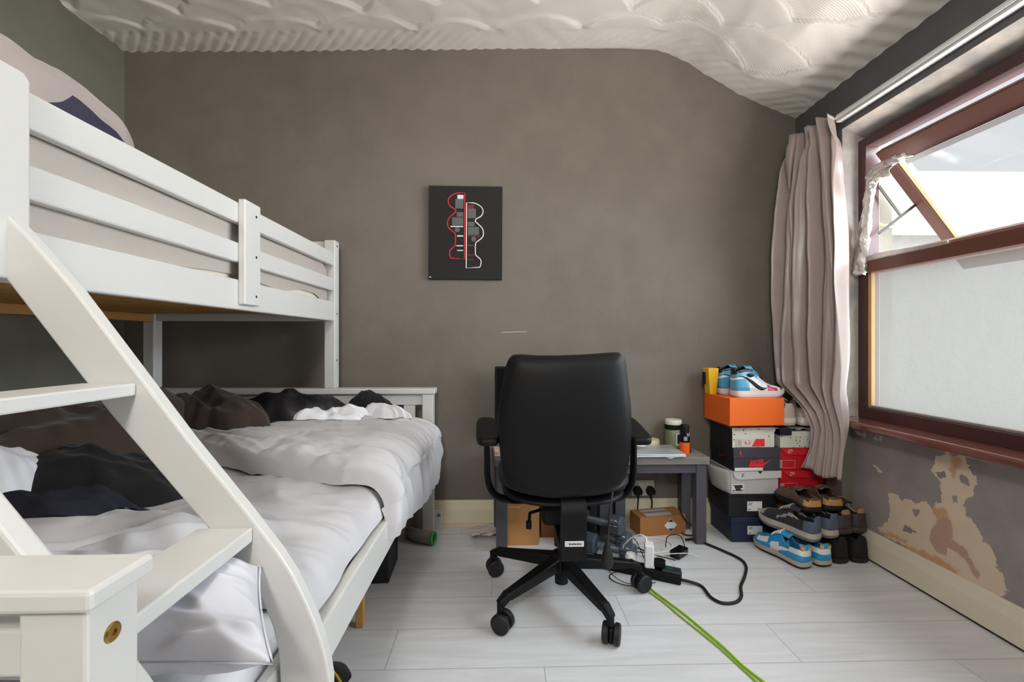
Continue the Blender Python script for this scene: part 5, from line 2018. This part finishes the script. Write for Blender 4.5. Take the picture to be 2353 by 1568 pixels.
cable('thin_cable', 'thin black lead arching over the white coil near the dumbbells', [(1430, 1248, .02), (1445, 1234, .05), (1458, 1240, .06), (1470, 1262, .03), (1480, 1285, .045)], .0020, black_rubber)
cable('flat_cable', 'black cable running from the dumbbells to the power strip', [(1430, 1252, .012), (1460, 1258, .012), (1482, 1268, .012), (1492, 1278, .03)], .0032, black_rubber)
cable('wall_cable', 'black cable sagging beside the back leg of grey table', [(1560, 1168, .16), (1568, 1186, .10), (1578, 1200, .06), (1592, 1209, .035), (1604, 1218, .02), (1602, 1228), (1588, 1231), (1570, 1228), (1562, 1218), (1564, 1206, .02)], .0038, black_rubber)
cable('thin_cable', 'dark cable bundle lying on the floor between dumbbells and adapter', [(1345, 1258), (1372, 1259), (1400, 1262), (1440, 1268), (1480, 1270), (1520, 1280), (1552, 1288)], .0022, black_rubber)

# ================================================================== BELOW AND BESIDE THE BED
bx = thing('storage_box', 'black storage box under the lower bunk, near the duvet corner', 'box', (-.60, 1.97, 0), .05)
MB().box(-.15, .135, -.10, .11, .0, .245).build('box_body', black_card, bx, bevel=.006)
MB().box(-.154, .139, -.104, .114, .225, .262).build('lid', black_card, bx, bevel=.004)
sock_m = M('grey_knit', (140, 134, 130), .95, bump=.3, bscale=260)
sk = thing('sock', 'grey sock with green cuff lying by the right headboard post', 'sock', (-.335, 2.230, .031), -.25)
pts = spline([(0, 0, 0), (-.05, .005, .002), (-.09, .01, .004), (-.125, .03, .0), (-.15, .06, -.005)], 5)
MB().tube(pts, [.030 - .012 * max(0, (i / (len(pts) - 1)) - .6) + .003 * nz(i * .6, 1) for i in range(len(pts))], 16, cap=False).build('sock_body', sock_m, sk, smooth=180, solid=.004)
R = Matrix.Rotation(PI / 2, 4, 'Y')
MB().grid(28, 12, lambda u, v: Vector((.004 + .008 * math.cos(2 * PI * v), (.029 + .005 * math.sin(2 * PI * v)) * math.cos(2 * PI * u), (.028 + .005 * math.sin(2 * PI * v)) * math.sin(2 * PI * u))), closeu=True, closev=True).build('cuff', M('green_knit', (62, 150, 78), .9), sk, smooth=180)
wb = thing('white_carton', 'small white carton standing on the floor behind the headboard post', 'box', (-.352, 2.440, 0), 0)
MB().box(-.03, .034, -.012, .012, 0, .088).build('carton', label_white, wb, bevel=.002)
MB().box(.012, .030, -.0127, -.0119, .060, .076).build('print', grey_print, wb)
tb = thing('plastic_tub', 'pale grey plastic tub in shadow behind the headboard post', 'tub', (-.450, 2.428, 0))
MB().lathe([(.022, 0), (.026, .003), (.030, .13), (.026, .14), (.014, .145)], 24).build('tub_body', M('pale_grey_plastic', (176, 174, 170), .5), tb, smooth=40)
bgc = thing('dark_bag', 'dark cloth bag with yellow cord on the floor under bed rail', 'bag', (-.520, 1.345, 0))
MB().grid(40, 16, lambda u, v: Vector(((1 - v) * .075 * math.cos(2 * PI * u) * (1 + .2 * nz(math.cos(u * 6.28) * 2, math.sin(u * 6.28) * 2)), (1 - v) * .08 * math.sin(2 * PI * u), .001 + .03 * (1 - (1 - v) ** 2) * (1 + .3 * nz(u * 4, v * 4, 3)))), closeu=True).build('bag_body', black_cloth, bgc, smooth=180)
MB().tube(spline([(.02, .0, .034), (.055, -.03, .024), (.085, -.07, .008), (.10, -.14, .005)], 6), .004, 8).build('cord', M('yellow_cord', (206, 176, 40), .7), bgc, smooth=60)
